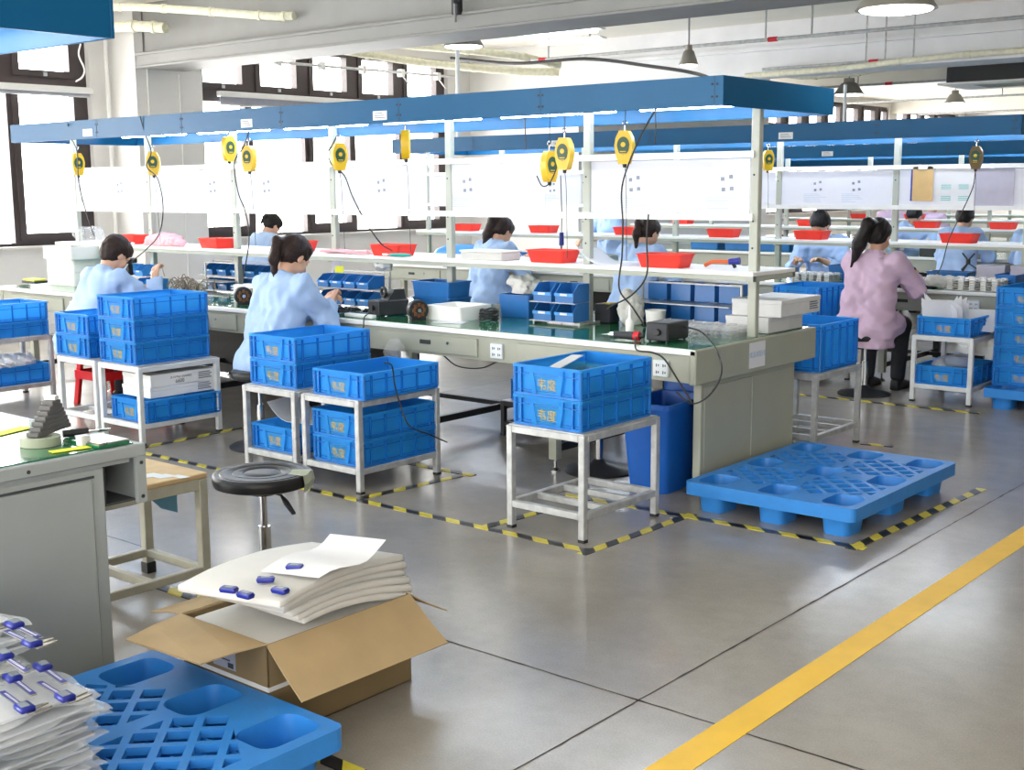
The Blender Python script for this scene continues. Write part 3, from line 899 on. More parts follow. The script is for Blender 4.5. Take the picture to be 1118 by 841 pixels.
    for i in range(n):
        x = -.10 - pitch * (i + .5)
        for y in (.52, 1.12):
            f = MB().box(x - .46, x + .46, y - .02, y + .02, zt - .06, zt - .03).build('tube_holder', 'white', r)
            MB().cyl((x - .45, y, zt - .078), (x + .45, y, zt - .078), .0135, n=10).build('lamp_tube', 'tube', f, smooth=.8)
    return r
B1X, B1Y, BP = -3.17, 5.18, 1.085
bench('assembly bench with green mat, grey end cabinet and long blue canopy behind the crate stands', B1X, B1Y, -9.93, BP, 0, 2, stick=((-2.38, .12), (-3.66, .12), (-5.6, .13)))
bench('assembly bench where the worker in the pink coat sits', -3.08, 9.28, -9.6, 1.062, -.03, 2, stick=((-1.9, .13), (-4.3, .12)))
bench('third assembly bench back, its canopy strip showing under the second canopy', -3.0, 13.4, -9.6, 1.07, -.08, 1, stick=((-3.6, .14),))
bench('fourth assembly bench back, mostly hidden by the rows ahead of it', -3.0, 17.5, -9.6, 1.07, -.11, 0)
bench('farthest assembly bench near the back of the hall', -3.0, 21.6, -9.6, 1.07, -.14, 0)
# the near bench is cut by the frame; its end cabinet and canopy corner show

# ------------------------------------------------------------------ near bench, cut by the frame
def near_bench():
    x1, y1, z, L = -3.38, 2.22, .75, -6.4
    r = T('assembly_bench', 'grey bench end in front with a glossy green top and a gauge stack on it', 'workbench', (x1, y1, 0), 0, 'assembly benches')
    t = MB().box(L, 0, -1.29, 0, z - .04, z).build('worktop', 'paintd', r, bevel=.004)
    MB().cyl((-.001, -.40, z - .022), (.002, -.40, z - .022), .006, n=10).build('screw', 'dark', t)
    MB().box(L, -.025, -1.265, -.03, z, z + .004).build('bench_mat', 'green', r)
    MB().box(L, -.02, -1.26, -.05, z - .055, z - .04).build('apron', 'paintd', r)
    c = MB().box(-.45, -.015, -1.15, -.145, .03, z - .055)
    c.build('end_cabinet', 'paintd', r, bevel=.004)
    d = MB().box(-.016, -.008, -1.05, -.19, .05, z - .085).build('cabinet_panel', 'paintd', r, bevel=.003)
    MB().box(-.0155, -.0135, -1.06, -.18, z - .083, z - .075).build('panel_gap', 'dark', r)
    k = MB().box(-.40, -.03, -.13, -.03, z - .185, z - .178); k.box(-.40, -.39, -.13, -.03, z - .185, z - .05); k.box(-.40, -.03, -.14, -.132, z - .185, z - .05)
    k.build('drawer_runner_box', 'dark', r)
    k = MB().box(-.02, -.004, -.035, -.002, z - .19, z - .04); k.box(-.40, -.02, -.006, -.002, z - .19, z - .04)
    k = k.build('runner_plate', 'paintd', r)
    s = MB()
    for zz in (z - .06, z - .17): s.cyl((-.005, -.018, zz), (-.001, -.018, zz), .006, n=10)
    s.build('screw', 'dark', k)
    MB().bar((-1.2, -.08, .0), (-1.2, -.08, z - .05), .05, .05).build('leg', 'paintd', r)
    MB().bar((-1.2, -1.2, .0), (-1.2, -1.2, z - .05), .05, .05).build('leg', 'paintd', r)
    yb, zb, zt = -.03, 1.995, 2.16
    for nm, bx in (('canopy_rear', (L, 0, yb - .012, yb)), ('canopy_end', (-.012, 0, -1.25, yb - .012)), ('canopy_front', (L, 0, -1.262, -1.25))):
        MB().box(*bx, zb, zt).build(nm, 'canopy', r, bevel=.002)
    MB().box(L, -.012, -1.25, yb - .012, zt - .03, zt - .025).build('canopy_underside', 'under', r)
    for i in range(5):
        x = -.10 - BP * (i + .5)
        for y in (-.35, -.95):
            f = MB().box(x - .46, x + .46, y - .02, y + .02, zt - .06, zt - .03).build('tube_holder', 'white', r)
            MB().cyl((x - .45, y, zt - .078), (x + .45, y, zt - .078), .0135, n=10).build('lamp_tube', 'tube', f, smooth=.8)
        MB().bar((-.8 - BP * i, -.70, z), (-.8 - BP * i, -.70, zt - .03), .04, .05).build('post', 'post', r)
    return r
near_bench()

# ------------------------------------------------------------------ crates
def make_crate(name, label, w_=.395, d_=.56, h=.137, mark=True, m='crate'):
    r = T(name, label, 'crate', (0, 0, -50), 0)
    t, i = .0035, .015                      # wall, inset of the wall behind rim and ribs
    x, y = w_ / 2, d_ / 2
    b = MB()
    b.box(-x + i, x - i, -y + i, y - i, .004, .009)
    b.box(-x + i, -x + i + t, -y + i, y - i, .004, h); b.box(x - i - t, x - i, -y + i, y - i, .004, h)
    b.box(-x + i + t, x - i - t, -y + i, -y + i + t, .004, h); b.box(-x + i + t, x - i - t, y - i - t, y - i, .004, h)
    def ring(o, z0, z1, inn):
        q = MB().plate(rrect(-x + o, x - o, -y + o, y - o, .018), [rrect(-x + inn, x - inn, -y + inn, y - inn, .012)], z0, z1)
        return q
    ring(0, h - .012, h, i).build('rim', m, r)
    q = ring(.004, 0, .012, i + .006); q2 = ring(.004, h - .040, h - .036, i); q.add(q2.v, q2.f); q2 = ring(.006, .022, .025, i); q.add(q2.v, q2.f)
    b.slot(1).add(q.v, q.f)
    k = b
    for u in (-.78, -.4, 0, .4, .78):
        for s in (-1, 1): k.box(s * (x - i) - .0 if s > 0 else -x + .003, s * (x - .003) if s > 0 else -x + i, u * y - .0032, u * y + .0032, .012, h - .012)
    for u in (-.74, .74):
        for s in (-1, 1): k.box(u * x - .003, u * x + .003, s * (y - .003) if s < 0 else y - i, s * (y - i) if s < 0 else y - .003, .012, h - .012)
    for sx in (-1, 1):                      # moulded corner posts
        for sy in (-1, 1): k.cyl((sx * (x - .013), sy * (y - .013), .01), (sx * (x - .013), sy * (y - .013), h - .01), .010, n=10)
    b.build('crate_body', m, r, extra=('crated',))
    for s in (-1, 1):                       # grip panel on both short ends
        g = MB()
        yy = s * (y - .002)
        A = [(-.075, h - .002), (-.070, h - .05), (-.055, .016), (-.058, .012), (-.078, .012), (-.093, h - .05), (-.095, h - .002)]
        for sg in (-1, 1):
            P_ = [(sg * a, z) for a, z in A]
            g.add([(a, yy - s * .0, z) for a, z in P_] + [(a, yy - s * .010, z) for a, z in P_],
                  [tuple(range(7)), tuple(range(13, 6, -1))] + [(k2, k2 + 7, (k2 + 1) % 7 + 7, (k2 + 1) % 7) for k2 in range(7)])
        g.box(-.085, .085, min(yy, yy - s * .012), max(yy, yy - s * .012), h - .030, h)
        g.box(-.07, .07, min(s * (y - .008), s * (y - i)), max(s * (y - .008), s * (y - i)), .012, h - .03)
        g = g.build('grip', m, r)
        if mark:
            X = tr(.0, yy + s * -.0045, .052 * h / .137) @ FY if s < 0 else tr(0, yy - .0045, .052 * h / .137) @ Matrix.Rotation(PI, 4, 'Z') @ FY
            l = MB().text('韦度', .056, X)
            l.build('lettering', 'ylabel', g)
    return r
CR = make_crate('crate', 'blue crate')
ncr = [0]
def crate(x, y, z, label, rz=0, group='blue plastic crates'):
    if ncr[0] == 0:
        CR.location = (x, y, z); CR.rotation_euler[2] = rz; CR['label'] = label; CR['group'] = group; ncr[0] = 1; return CR
    return dup(CR, (x, y, z), rz, label, group)
def make_stand(name, label, w_=.44, d_=.6, h=.48, low=.10, lab2='stand', m='steel', slats=2):
    r = T(name, label, lab2, (0, 0, -50), 0, 'steel crate stands')
    x, y, s = w_ / 2, d_ / 2, .032
    for a in (-1, 1):
        for c in (-1, 1):
            l = MB().box(a * x - s * (a > 0), a * x + s * (a < 0), c * y - s * (c > 0), c * y + s * (c < 0), .012, h).build('leg', m, r, bevel=.003)
            MB().box(a * x - (s + .002) * (a > 0) + .002 * (a > 0), a * x + s * (a < 0), c * y - s * (c > 0), c * y + s * (c < 0), 0, .014).build('foot_cap', 'rubber', l)
    for nm, z in (('top_rail', h - s), ('lower_rail', low)):
        q = MB()
        for c in (-1, 1):
            q.box(-x + s, x - s, c * y - s * (c > 0), c * y + s * (c < 0), z, z + s)
            q.box(c * x - s * (c > 0), c * x + s * (c < 0), -y + s, y - s, z, z + s)
        q.build(nm, m, r, bevel=.003)
    for k in range(slats):
        u = -y + d_ * (k + 1) / (slats + 1)
        MB().box(-x + s, x - s, u - .014, u + .014, low + .004, low + s - .002).build('cross_slat', m, r)
        MB().box(-x + s, x - s, u - .014, u + .014, h - s + .002, h - .006).build('cross_slat', m, r)
    MB().box(-x + .01, x - .01, -y + .01, y - .01, h, h + .005).build('top_sheet', 'steel', r)
    return r
ST = make_stand('crate_stand', 'galvanised steel stand carrying two blue crates in front of the blue waste bin')
ST.location = (-3.36, 4.53, 0)
WS = make_stand('crate_stand', 'white steel stand', m='wsteel')
WS.location = (-6.70, 4.53, 0); WS['label'] = 'white steel stand with three stacked crates and boxed foam below'
STS = []
dup(ST, (-4.765, 4.52, 0), 0, 'grey steel stand holding one crate above and two crates below')
dup(ST, (-5.255, 4.52, 0), 0, 'pale steel stand wedged behind the stand with two crates below')
dup(WS, (-7.175, 4.53, 0), 0, 'white steel stand with two crates, empty below, red stool behind it')
dup(ST, (-8.75, 4.56, 0), 0, 'stand by the wall cut by the frame, cloth bags on its lower shelf')
dup(ST, (-3.35, 6.72, 0), 0, 'narrow steel stand behind the bench end under a tall blue crate')
dup(WS, (-3.255, 8.91, 0), 0, 'white steel stand with a crate full of white paper beside the worker in pink')
H0, HC = .485, .138
# front stand
crate(-3.37, 4.535, H0, 'lower of the two crates on the front galvanised stand')
crate(-3.37, 4.535, H0 + HC, 'upper crate on the front galvanised stand with a white strip and green mat in it')
# middle stands
crate(-4.72, 4.52, H0, 'open crate on top of the grey stand, black cable hanging over its side')
crate(-4.745, 4.53, .132, 'bottom crate inside the lower shelf of the grey stand')
crate(-4.745, 4.53, .132 + HC, 'second crate inside the lower shelf of the grey stand, under its top frame')
crate(-5.275, 4.55, H0, 'lower of two crates beside the ponytailed worker in blue')
crate(-5.275, 4.55, H0 + HC, 'upper of two crates beside the ponytailed worker in blue')
crate(-5.255, 4.53, .132, 'single crate with newspaper in the lower shelf of the pale stand')
# left stands
for k, lb in enumerate(('bottom', 'middle', 'top')): crate(-6.75, 4.54, H0 + HC * k, '%s crate of the stack of three on the white stand' % lb)
crate(-6.67, 4.55, .132, 'crate under two white foam boxes in the lower shelf of the white stand')
crate(-7.26, 4.54, H0, 'lower crate of the pair in front of the red stool')
crate(-7.26, 4.54, H0 + HC, 'upper crate of the pair in front of the red stool')
crate(-8.73, 4.56, H0 - .03, 'lower of the two crates at the frame edge beside the wall')
crate(-8.73, 4.56, H0 - .03 + HC, 'upper of the two crates at the frame edge beside the wall')
crate(-8.75, 4.56, .132, 'crate on the lower shelf at the frame edge, under folded cloth bags')
# behind
TC = make_crate('tall_crate', 'tall deep blue crate on the narrow stand behind the bench end', .40, .50, .275, False)
TC.location = (-3.345, 6.745, H0); TC['group'] = 'deep blue crates'
dup(TC, (-4.46, 8.98, .50), 0, 'deep blue crate on the floor stand in front of the pink-coated worker\'s bench')
dup(ST, (-4.46, 8.98, 0), 0, 'steel stand under the deep blue crate in front of the second bench')
crate(-3.255, 8.90, H0 - .005, 'crate full of standing white paper on the white stand')
crate(-3.255, 8.90, .132, 'crate with clear bags in the lower shelf under the paper crate')
for k, lb in enumerate(('bottom', 'second', 'middle', 'fourth', 'top')):
    crate(-2.77, 9.08, .145 + HC * k, '%s crate of the tall stack on the pallet at the frame edge' % lb)
crate(-4.74, 6.15, .226, 'crate under the bench, seen between the bench legs')
ds = make_stand('crate_stand', 'black steel frame under the front bench holding a crate', .5, .62, .22, .06, m='rubber'); ds.location = (-4.74, 6.15, 0)
# contents of crates
o = MB().box(-.16, .16, -.24, .10, 0, .004); tag(o.build('green_mat', 'green', loc=(-3.37, 4.60, H0 + HC + .095)), 'green sheet lying inside the upper front crate', 'mat')
o.v = []; o.f = []
o = MB().add([(-.03, -.16, 0), (.03, -.15, 0), (.035, .16, .03), (-.02, .15, .03), (-.03, -.16, .004), (.03, -.15, .004), (.035, .16, .034), (-.02, .15, .034)], [(3, 2, 1, 0), (4, 5, 6, 7), (0, 1, 5, 4), (1, 2, 6, 5), (2, 3, 7, 6), (3, 0, 4, 7)])
tag(o.build('paper_strip', 'paper', loc=(-3.46, 4.50, H0 + HC + .105), rz=.25), 'white paper strip resting in the upper front crate', 'paper')
def sheets(x, y, z, n, label, name='paper_sheet', grp=None, w_=.30, h=.2, seed=1, mm='paper', lean=.35, spread=.3):
    r = random.Random(seed)
    for k in range(n):
        m = MB(); nu = 6
        a0 = r.uniform(-.15, .15)
        P_ = [[], []]
        for s in (0, 1):
            for i in range(nu + 1):
                u = i / nu - .5
                hh = h * s * (1 + .25 * r.uniform(-1, 1) * (i in (0, nu)))
                P_[s].append((u * w_, .02 * math.sin(u * 5 + k) + math.sin(lean) * hh, math.cos(lean) * hh))
        vs = P_[0] + P_[1] + [(p[0], p[1] + .003, p[2]) for p in P_[0] + P_[1]]
        N2 = 2 * (nu + 1); fs = []
        for i in range(nu):
            q = (i, i + 1, nu + 2 + i, nu + 1 + i); fs.append(q); fs.append(tuple(N2 + c for c in reversed(q)))
        edge = list(range(nu + 1)) + list(range(2 * nu + 1, nu, -1))
        for i in range(len(edge)):
            a, c = edge[i], edge[(i + 1) % len(edge)]
            fs.append((c, a, N2 + a, N2 + c))
        m.add(vs, fs)
        o = m.build(name, mm, loc=(x + r.uniform(-.02, .02), y + k * spread / n, z), rz=r.uniform(-.25, .25), smooth=.6)
        tag(o, label, 'paper', grp)
sheets(-3.33, 8.76, .495, 9, 'white paper sheet standing fanned out in the paper crate', grp='papers in the paper crate', w_=.27, h=.235, seed=4, lean=-.32, spread=.2)
sheets(-3.14, 8.86, .51, 2, 'large white sheet leaning out of the paper crate over its side', grp='large sheets in the paper crate', w_=.34, h=.20, seed=8, lean=.8, spread=.06)

# ------------------------------------------------------------------ pallets
def make_pallet(label, W=.87, D=1.21, H=.145):
    r = T('plastic_pallet', label, 'pallet', (0, 0, -50), 0, 'blue plastic pallets')
    cx = [.115, W / 2, W - .115]; cy = [.135, D / 2, D - .135]
    cups = [(a, c) for a in cx for c in cy]
    holes = [rrect(a - .075, a + .075, c - .10, c + .10, .045) for a, c in cups]
    s = .086; rib = .0115
    for wx0, wx1 in ((.055, W / 2 - .03), (W / 2 + .03, W - .055)):
        for wy0, wy1 in ((.075, D / 2 - .035), (D / 2 + .035, D - .075)):
            mx, my = (wx0 + wx1) / 2, (wy0 + wy1) / 2
            for i in range(-14, 15):
                for j in range(-14, 15):
                    u0, u1, v0, v1 = i * s + rib, (i + 1) * s - rib, j * s + rib, (j + 1) * s - rib
                    q = [(mx + (u - v) * .7071, my + (u + v) * .7071) for u, v in ((u0, v0), (u1, v0), (u1, v1), (u0, v1))]
                    for n_, d_ in (((1, 0), wx1), ((-1, 0), -wx0), ((0, 1), wy1), ((0, -1), -wy0)): q = clip_poly(q, n_, d_) if len(q) > 2 else q
                    for a, c in cups:
                        if len(q) > 2 and abs(a - mx) < .33 and abs(c - my) < .45:
                            k = math.hypot(mx - a, my - c); n_ = ((a - mx) / k, (c - my) / k)
                            lim = k - .108
                            q = clip_poly(q, n_, n_[0] * mx + n_[1] * my + lim) if True else q
                    if len(q) > 2 and area(q) > 3e-4: holes.append(q)
    d = MB().plate(rrect(0, W, 0, D, .03), holes, H - .022, H)
    d.build('deck', 'pallet', r)
    k = MB().plate(rrect(0, W, 0, D, .03), [rrect(.012, W - .012, .012, D - .012, .02)], H - .062, H - .022)
    for a in (cx[0] + .09, cx[1] - .09, cx[1] + .09, cx[2] - .09): k.box(a - .003, a + .003, .012, D - .012, H - .055, H - .022)
    for c in (cy[0] + .12, cy[1] - .12, cy[1] + .12, cy[2] - .12): k.box(.012, W - .012, c - .003, c + .003, H - .055, H - .022)
    k2 = MB().plate(rrect(.02, W - .02, .02, D - .02, .02), [rrect(a - .079, a + .079, c - .104, c + .104, .045) for a, c in cups], H - .062, H - .058)
    k.add(k2.v, k2.f)
    def fins(n, L1, o_cups, s_cups, o_half, s_half, put):
        for j in range(n):
            o = .06 + (L1 - .12) * (j + .5) / n
            cut = [(c - s_half, c + s_half) for c in s_cups] if any(abs(o - c) < o_half + .004 for c in o_cups) else [(s_cups[1] - .04, s_cups[1] + .04)]
            e = [.03] + [v for c in cut for v in c] + [(D if L1 == W else W) - .03]
            if len(cut) == 3: e = e[2:-2]
            for q in range(0, len(e), 2):
                if e[q + 1] - e[q] > .03: put(o, e[q], e[q + 1])
    fins(8, W, cx, cy, .078, .106, lambda o, p0, p1: k.box(o - .0025, o + .0025, p0, p1, H - .058, H - .030))
    fins(9, D, cy, cx, .104, .081, lambda o, p0, p1: k.box(p0, p1, o - .0025, o + .0025, H - .058, H - .030))
    k.build('skirt', 'pallet', r)
    for a, c in cups:
        f = MB()
        f.loft([[(x, y, H) for x, y in rrect(a - .077, a + .077, c - .102, c + .102, .045)], [(x, y, 0) for x, y in rrect(a - .062, a + .062, c - .085, c + .085, .035)],
                [(x, y, .006) for x, y in rrect(a - .056, a + .056, c - .079, c + .079, .030)], [(x, y, H) for x, y in rrect(a - .0745, a + .0745, c - .0995, c + .0995, .043)]], cap=False)
        n = 20
        f.add([(x, y, .006) for x, y in rrect(a - .057, a + .057, c - .08, c + .08, .03)], [tuple(range(20))])
        f.add([(x, y, .0) for x, y in rrect(a - .062, a + .062, c - .085, c + .085, .035)], [tuple(reversed(range(20)))])
        f.build('foot', 'pallet', r, smooth=.9)
    return r
PL = make_pallet('empty blue pallet on hazard tape at the end of the grey bench cabinet')
PL.location = (-3.105, 4.99, 0)
dup(PL, (-3.20, .88, 0), 0, 'blue pallet in front carrying bagged calipers beside the cardboard box')
dup(PL, (-2.96, 8.62, 0), 0, 'blue pallet under the tall crate stack at the frame edge')

# ------------------------------------------------------------------ placing helper: a point of the hall seen in a direction, at a given row depth / height
_cm = SC.camera.matrix_world.to_3x3()
def at(x, y, Y=None, Z=None, X=None):
    d = _cm @ Vector(((x - 559) / 1356.13, -(y - 420.5) / 1356.13, -1))
    o = Vector((0, 0, 1.55))
    t = (Y - o.y) / d.y if Y is not None else (Z - o.z) / d.z if Z is not None else (X - o.x) / d.x
    return o + d * t
ORD = ['first', 'second', 'third', 'fourth', 'fifth', 'sixth', 'seventh', 'eighth']
WT = .754                                   # top of the bench mat
SHF = 1.10                                  # top of the shelf

# ------------------------------------------------------------------ documents between the posts
def doc_board(bi, x0, x1, Y, z0, z1, label, pics, grp):
    r = T('document_board', label, 'document', ((x0 + x1) / 2, Y, z0), 0, grp)
    h = (x1 - x0) / 2
    MB().box(-h, h, 0, .004, 0, z1 - z0).build('sheet', 'board', r)
    k, g = MB(), MB()
    rr = random.Random(bi)
    for px in pics:
        for u, v in ((0, 0), (.05, .012), (.005, -.055), (.055, -.05)):
            k.box(px + u, px + u + .022, -.0015, 0, .17 + v, .17 + v + .020)
        for q in range(6): g.box(px - .09, px - .09 + rr.uniform(.08, .22), -.001, 0, .09 - q * .013, .0915 - q * .013)
        pass
    if pics:
        k.build('pictures', 'inkp', r); g.build('printed_lines', 'inkb', r)
    return r
for i in range(6):
    xa, xb = B1X - .06 - BP * i - .03, B1X - .06 - BP * (i + 1) + .03
    if i == 1: xa, xb = xa - .28, xb
    if i == 2: xa, xb = xa - .16, xb
    ps = {0: [.34, -.25], 1: [-.28], 2: [-.02], 3: [-.2], 4: [.25], 5: [.1]}[i]
    doc_board(i, xb, xa, B1Y + .655, 1.40, 1.685, 'white document board in the %s bay of the front bench, counted from its cabinet end' % ORD[i], ps, 'documents on the front bench')
for i in range(6):
    xa, xb = -3.14 - 1.062 * i - .03, -3.14 - 1.062 * (i + 1) + .03
    doc_board(10 + i, xb, xa, 9.28 + .655, 1.375, 1.66, 'white document board in the %s bay of the second bench, counted from its cabinet end' % ORD[i], {1: [-.2, .15], 2: [.1], 3: [0], 4: [.1], 5: [.2]}.get(i, []), 'documents on the second bench')
for i in range(5):
    xa, xb = -3.06 - 1.07 * i - .03, -3.06 - 1.07 * (i + 1) + .03
    doc_board(20 + i, xb, xa, 13.4 + .655, 1.33, 1.60, 'white document board in the %s bay of the third bench, counted from its cabinet end' % ORD[i], [.1] if i % 2 else [], 'documents on the third bench')
r = T('document_sheet', 'sheet with four teal printed blocks hanging beside the kraft clipboard', 'document', (-3.70, 9.925, 1.365))
MB().box(-.17, .14, 0, .003, 0, .31).build('sheet', 'paper', r)
k = MB()
for u in (-.12, .02):
    for v in (.05, .14):
        for q in range(3): k.box(u, u + .08, -.001, 0, v + .014 * q, v + .014 * q + .006)
k.build('printed_blocks', 'inkt', r)
r = T('clipboard', 'kraft brown clipboard hanging from the rail of the second bench', 'clipboard', (-3.97, 9.915, 1.41))
MB().box(-.085, .085, 0, .008, 0, .275).build('board', 'kraft', r, bevel=.002)
MB().box(-.10, -.075, .002, .012, .0, .275).build('spine', 'navy', r)
MB().box(-.04, .04, -.008, 0, .25, .285).build('clip', 'chrome', r, bevel=.003)
tag(MB().box(-.15, .15, 0, .003, 0, .30).build('document_sheet', 'lilac', loc=(-3.40, 9.925, 1.36)), 'pale lilac sheet hanging at the end of the second bench', 'document')
# notice on the end of the front bench
r = T('notice_sheet', 'white notice with pale blue characters stuck on the grey bench end', 'notice', (B1X + .002, 5.79, .60))
MB().box(0, .002, -.085, .085, 0, .135).build('sheet', 'paper', r)
MB().text('成品装配线', .034, tr(.0026, 0, .068) @ FX).build('lettering', 'inkb', r)

# ------------------------------------------------------------------ red trays on the shelves
def make_tray():
    r = T('parts_tray', 'red tray', 'tray', (0, 0, -50), 0, 'red parts trays on the shelves')
    b = MB(); w_, d_, h = .14, .09, .075
    def q(k, z, o=0): return [(x, y, z) for x, y in rrect(-w_ * k + o, w_ * k - o, -d_ * k + o, d_ * k - o, .015)]
    b.loft([q(.84, 0), q(1, h)], cap=False)
    b.loft([q(1, h, .004), q(.84, .004, .004)], cap=False)
    b.add(q(.84, .004), [tuple(range(20))]); b.add(q(.84, 0), [tuple(reversed(range(20)))])
    b.build('tray_body', 'red', r)
    MB().plate(rrect(-w_ - .006, w_ + .006, -d_ - .006, d_ + .006, .018), [rrect(-w_ + .003, w_ - .003, -d_ + .003, d_ - .003, .014)], h - .004, h).build('tray_rim', 'red', r)
    return r
TRAY = make_tray()
tl = [
    (-4.58, 5.86, 0, 'red tray on the front bench shelf above the black coil and small bins'),
    (-3.79, 5.86, .1, 'red tray nearest the cabinet end of the front bench shelf'),
    (-5.91, 5.84, 0, 'red tray on the front shelf next to the teal tool'),
    (-6.91, 5.86, 0, 'red tray on the front shelf behind the head of the ponytailed worker'),
    (-7.80, 5.84, -.1, 'red tray on the front shelf beside the pink bubble bag'),
    (-9.0, 5.90, 0, 'red tray on the front shelf above the short-haired worker'),
    (-3.66, 9.95, 0, 'red tray on the second bench shelf in front of a black-haired head'),
    (-4.94, 9.95, 0, 'red tray on the second bench shelf before the face of the facing worker'),
    (-5.81, 9.95, 0, 'red tray on the second bench shelf behind the first post of the front bench'),
    (-6.85, 9.95, 0, 'red tray on the second bench shelf beside the worker with the bun'),
    (-7.9, 9.95, 0, 'red tray on the second bench shelf right of the long-haired worker'),
    (-8.95, 9.95, 0, 'red tray on the second bench shelf left of the long-haired worker'),
    (-4.71, 14.1, 0, 'red tray on the third bench shelf nearest the frame edge'),
    (-5.57, 14.1, 0, 'red tray on the third bench shelf over the worker with bent head'),
    (-7.04, 14.1, 0, 'red tray on the third bench shelf left of the facing worker'),
    (-8.86, 14.1, 0, 'red tray on the third bench shelf behind a post, farthest along'),
    (-8.24, 18.2, 0, 'small red tray on the fourth bench shelf above the pink worker'),
    (-7.38, 18.2, 0, 'small red tray on the fourth bench shelf just behind the post'),
]
for k, (x, y, rz, lb) in enumerate(tl):
    z = SHF if y < 7 else 1.079 if y < 11 else 1.044 if y < 16 else 1.023
    if k == 0: TRAY.location = (x, y, z); TRAY['label'] = lb
    else: dup(TRAY, (x, y, z), rz, lb)

# ------------------------------------------------------------------ parts bins
def make_bin(m='bin'):
    r = T('parts_bin', 'blue parts bin', 'bin', (0, 0, -50), 0, 'stackable parts bins')
    w_, d_, h, t = .105, .15, .085, .004
    x = w_ / 2
    b = MB()
    b.box(-x, x, 0, d_, 0, t); b.box(-x, x, d_ - t, d_, t, h)
    side = [(0, 0), (d_, 0), (d_, h), (.05, h), (0, h * .55)]
    for s in (-1, 1):
        xx = (x - t) if s > 0 else -x
        b.add([(xx, y, z) for y, z in side] + [(xx + t, y, z) for y, z in side], [(4, 3, 2, 1, 0), (5, 6, 7, 8, 9)] + [(i, (i + 1) % 5, 5 + (i + 1) % 5, 5 + i) for i in range(5)])
    b.box(-x + t, x - t, 0, t, t, h * .42)
    b.build('bin_body', m, r)
    MB().box(-x - .002, x + .002, -.008, .001, h * .36, h * .52).build('bin_lip', 'binl' if m == 'bin' else m, r)
    MB().box(-.02, .02, -.0095, -.008, h * .38, h * .5).build('bin_label', 'sticker', r)
    return r
BIN = make_bin(); used = [0]
def bin_(x, y, z, label, rz=0, grp='stackable parts bins'):
    if not used[0]:
        used[0] = 1; BIN.location = (x, y, z); BIN.rotation_euler[2] = rz; BIN['label'] = label; BIN['group'] = grp; return BIN
    return dup(BIN, (x, y, z), rz, label, grp)
def rack(x0, x1, y, rows, label):
    r = T('bin_rack', label, 'rack', ((x0 + x1) / 2, y, WT), 0, 'bin racks on the front bench')
    h = (x1 - x0) / 2
    q = MB()
    for s in (-1, 1): q.bar((s * h, 0, 0), (s * h, 0, .24), .012, .012); q.bar((s * h, -.10, .006), (s * h, .10, .006), .012, .012)
    for z in (.02, .125, .235): q.bar((-h, .0, z), (h, .0, z), .008, .008)
    for z in rows: q.box(-h, h, -.14, .0, z - .006, z - .001)
    q.build('rack_frame', 'steel', r)
    return r
def binrow(x0, n, y, z, text, rz=0, step=.113, sc=1):
    for i in range(n):
        bin_(x0 - step * i, y, z, 'blue parts bin, %s %s' % (ORD[i], text), rz).scale = (sc, 1, sc)
rack(-4.605, -4.27, 5.80, (.02, .13), 'wire rack of four blue bins by the second bench post')
binrow(-4.33, 2, 5.64, WT + .022, 'from the post in the lower row of the four-bin rack', step=.16, sc=1.25)
binrow(-4.33, 2, 5.64, WT + .132, 'from the post in the upper row of the four-bin rack', step=.16, sc=1.25)
rack(-6.45, -5.90, 5.79, (.02, .13), 'wire rack of eight blue bins in front of the ponytailed worker')
binrow(-5.98, 4, 5.62, WT + .022, 'from the black box in the lower row of the eight-bin rack', step=.13)
binrow(-5.98, 4, 5.62, WT + .132, 'from the black box in the upper row of the eight-bin rack', step=.13)
rack(-4.12, -3.46, 6.13, (.02, .13), 'wire rack of blue bins seen from behind near the bench end')
binrow(-3.55, 4, 6.30, WT + .022, 'from the white boxes in the lower row turned away', PI, step=.16, sc=1.25)
binrow(-3.55, 4, 6.30, WT + .132, 'from the white boxes in the upper row turned away', PI, step=.16, sc=1.25)
rack(-8.15, -7.05, 6.05, (.02, .13), 'long wire rack of blue bins behind the pile of wires')
binrow(-7.15, 6, 5.89, WT + .132, 'along the upper row behind the pile of wires', step=.17)
binrow(-7.15, 6, 5.89, WT + .022, 'along the lower row behind the pile of wires', step=.17)
BL = make_bin('binl'); BL['group'] = 'light blue bins by the short-haired worker'
for k, (px, py) in enumerate(((135, 292), (151, 292), (151, 312), (162, 311))):
    p = at(px, py, 5.66)
    pos, lb = (p.x, 5.66, (WT + .11) if k < 2 else WT + .005), 'light blue bin by the hands of the short-haired worker, %s' % ('upper near', 'upper far', 'lower near', 'lower far')[k]
    if k == 0: BL.location = pos; BL['label'] = lb
    else: dup(BL, pos, 0, lb)
rack(-7.95, -7.55, 5.83, (.005, .105), 'small wire rack of light blue bins by the short-haired worker')

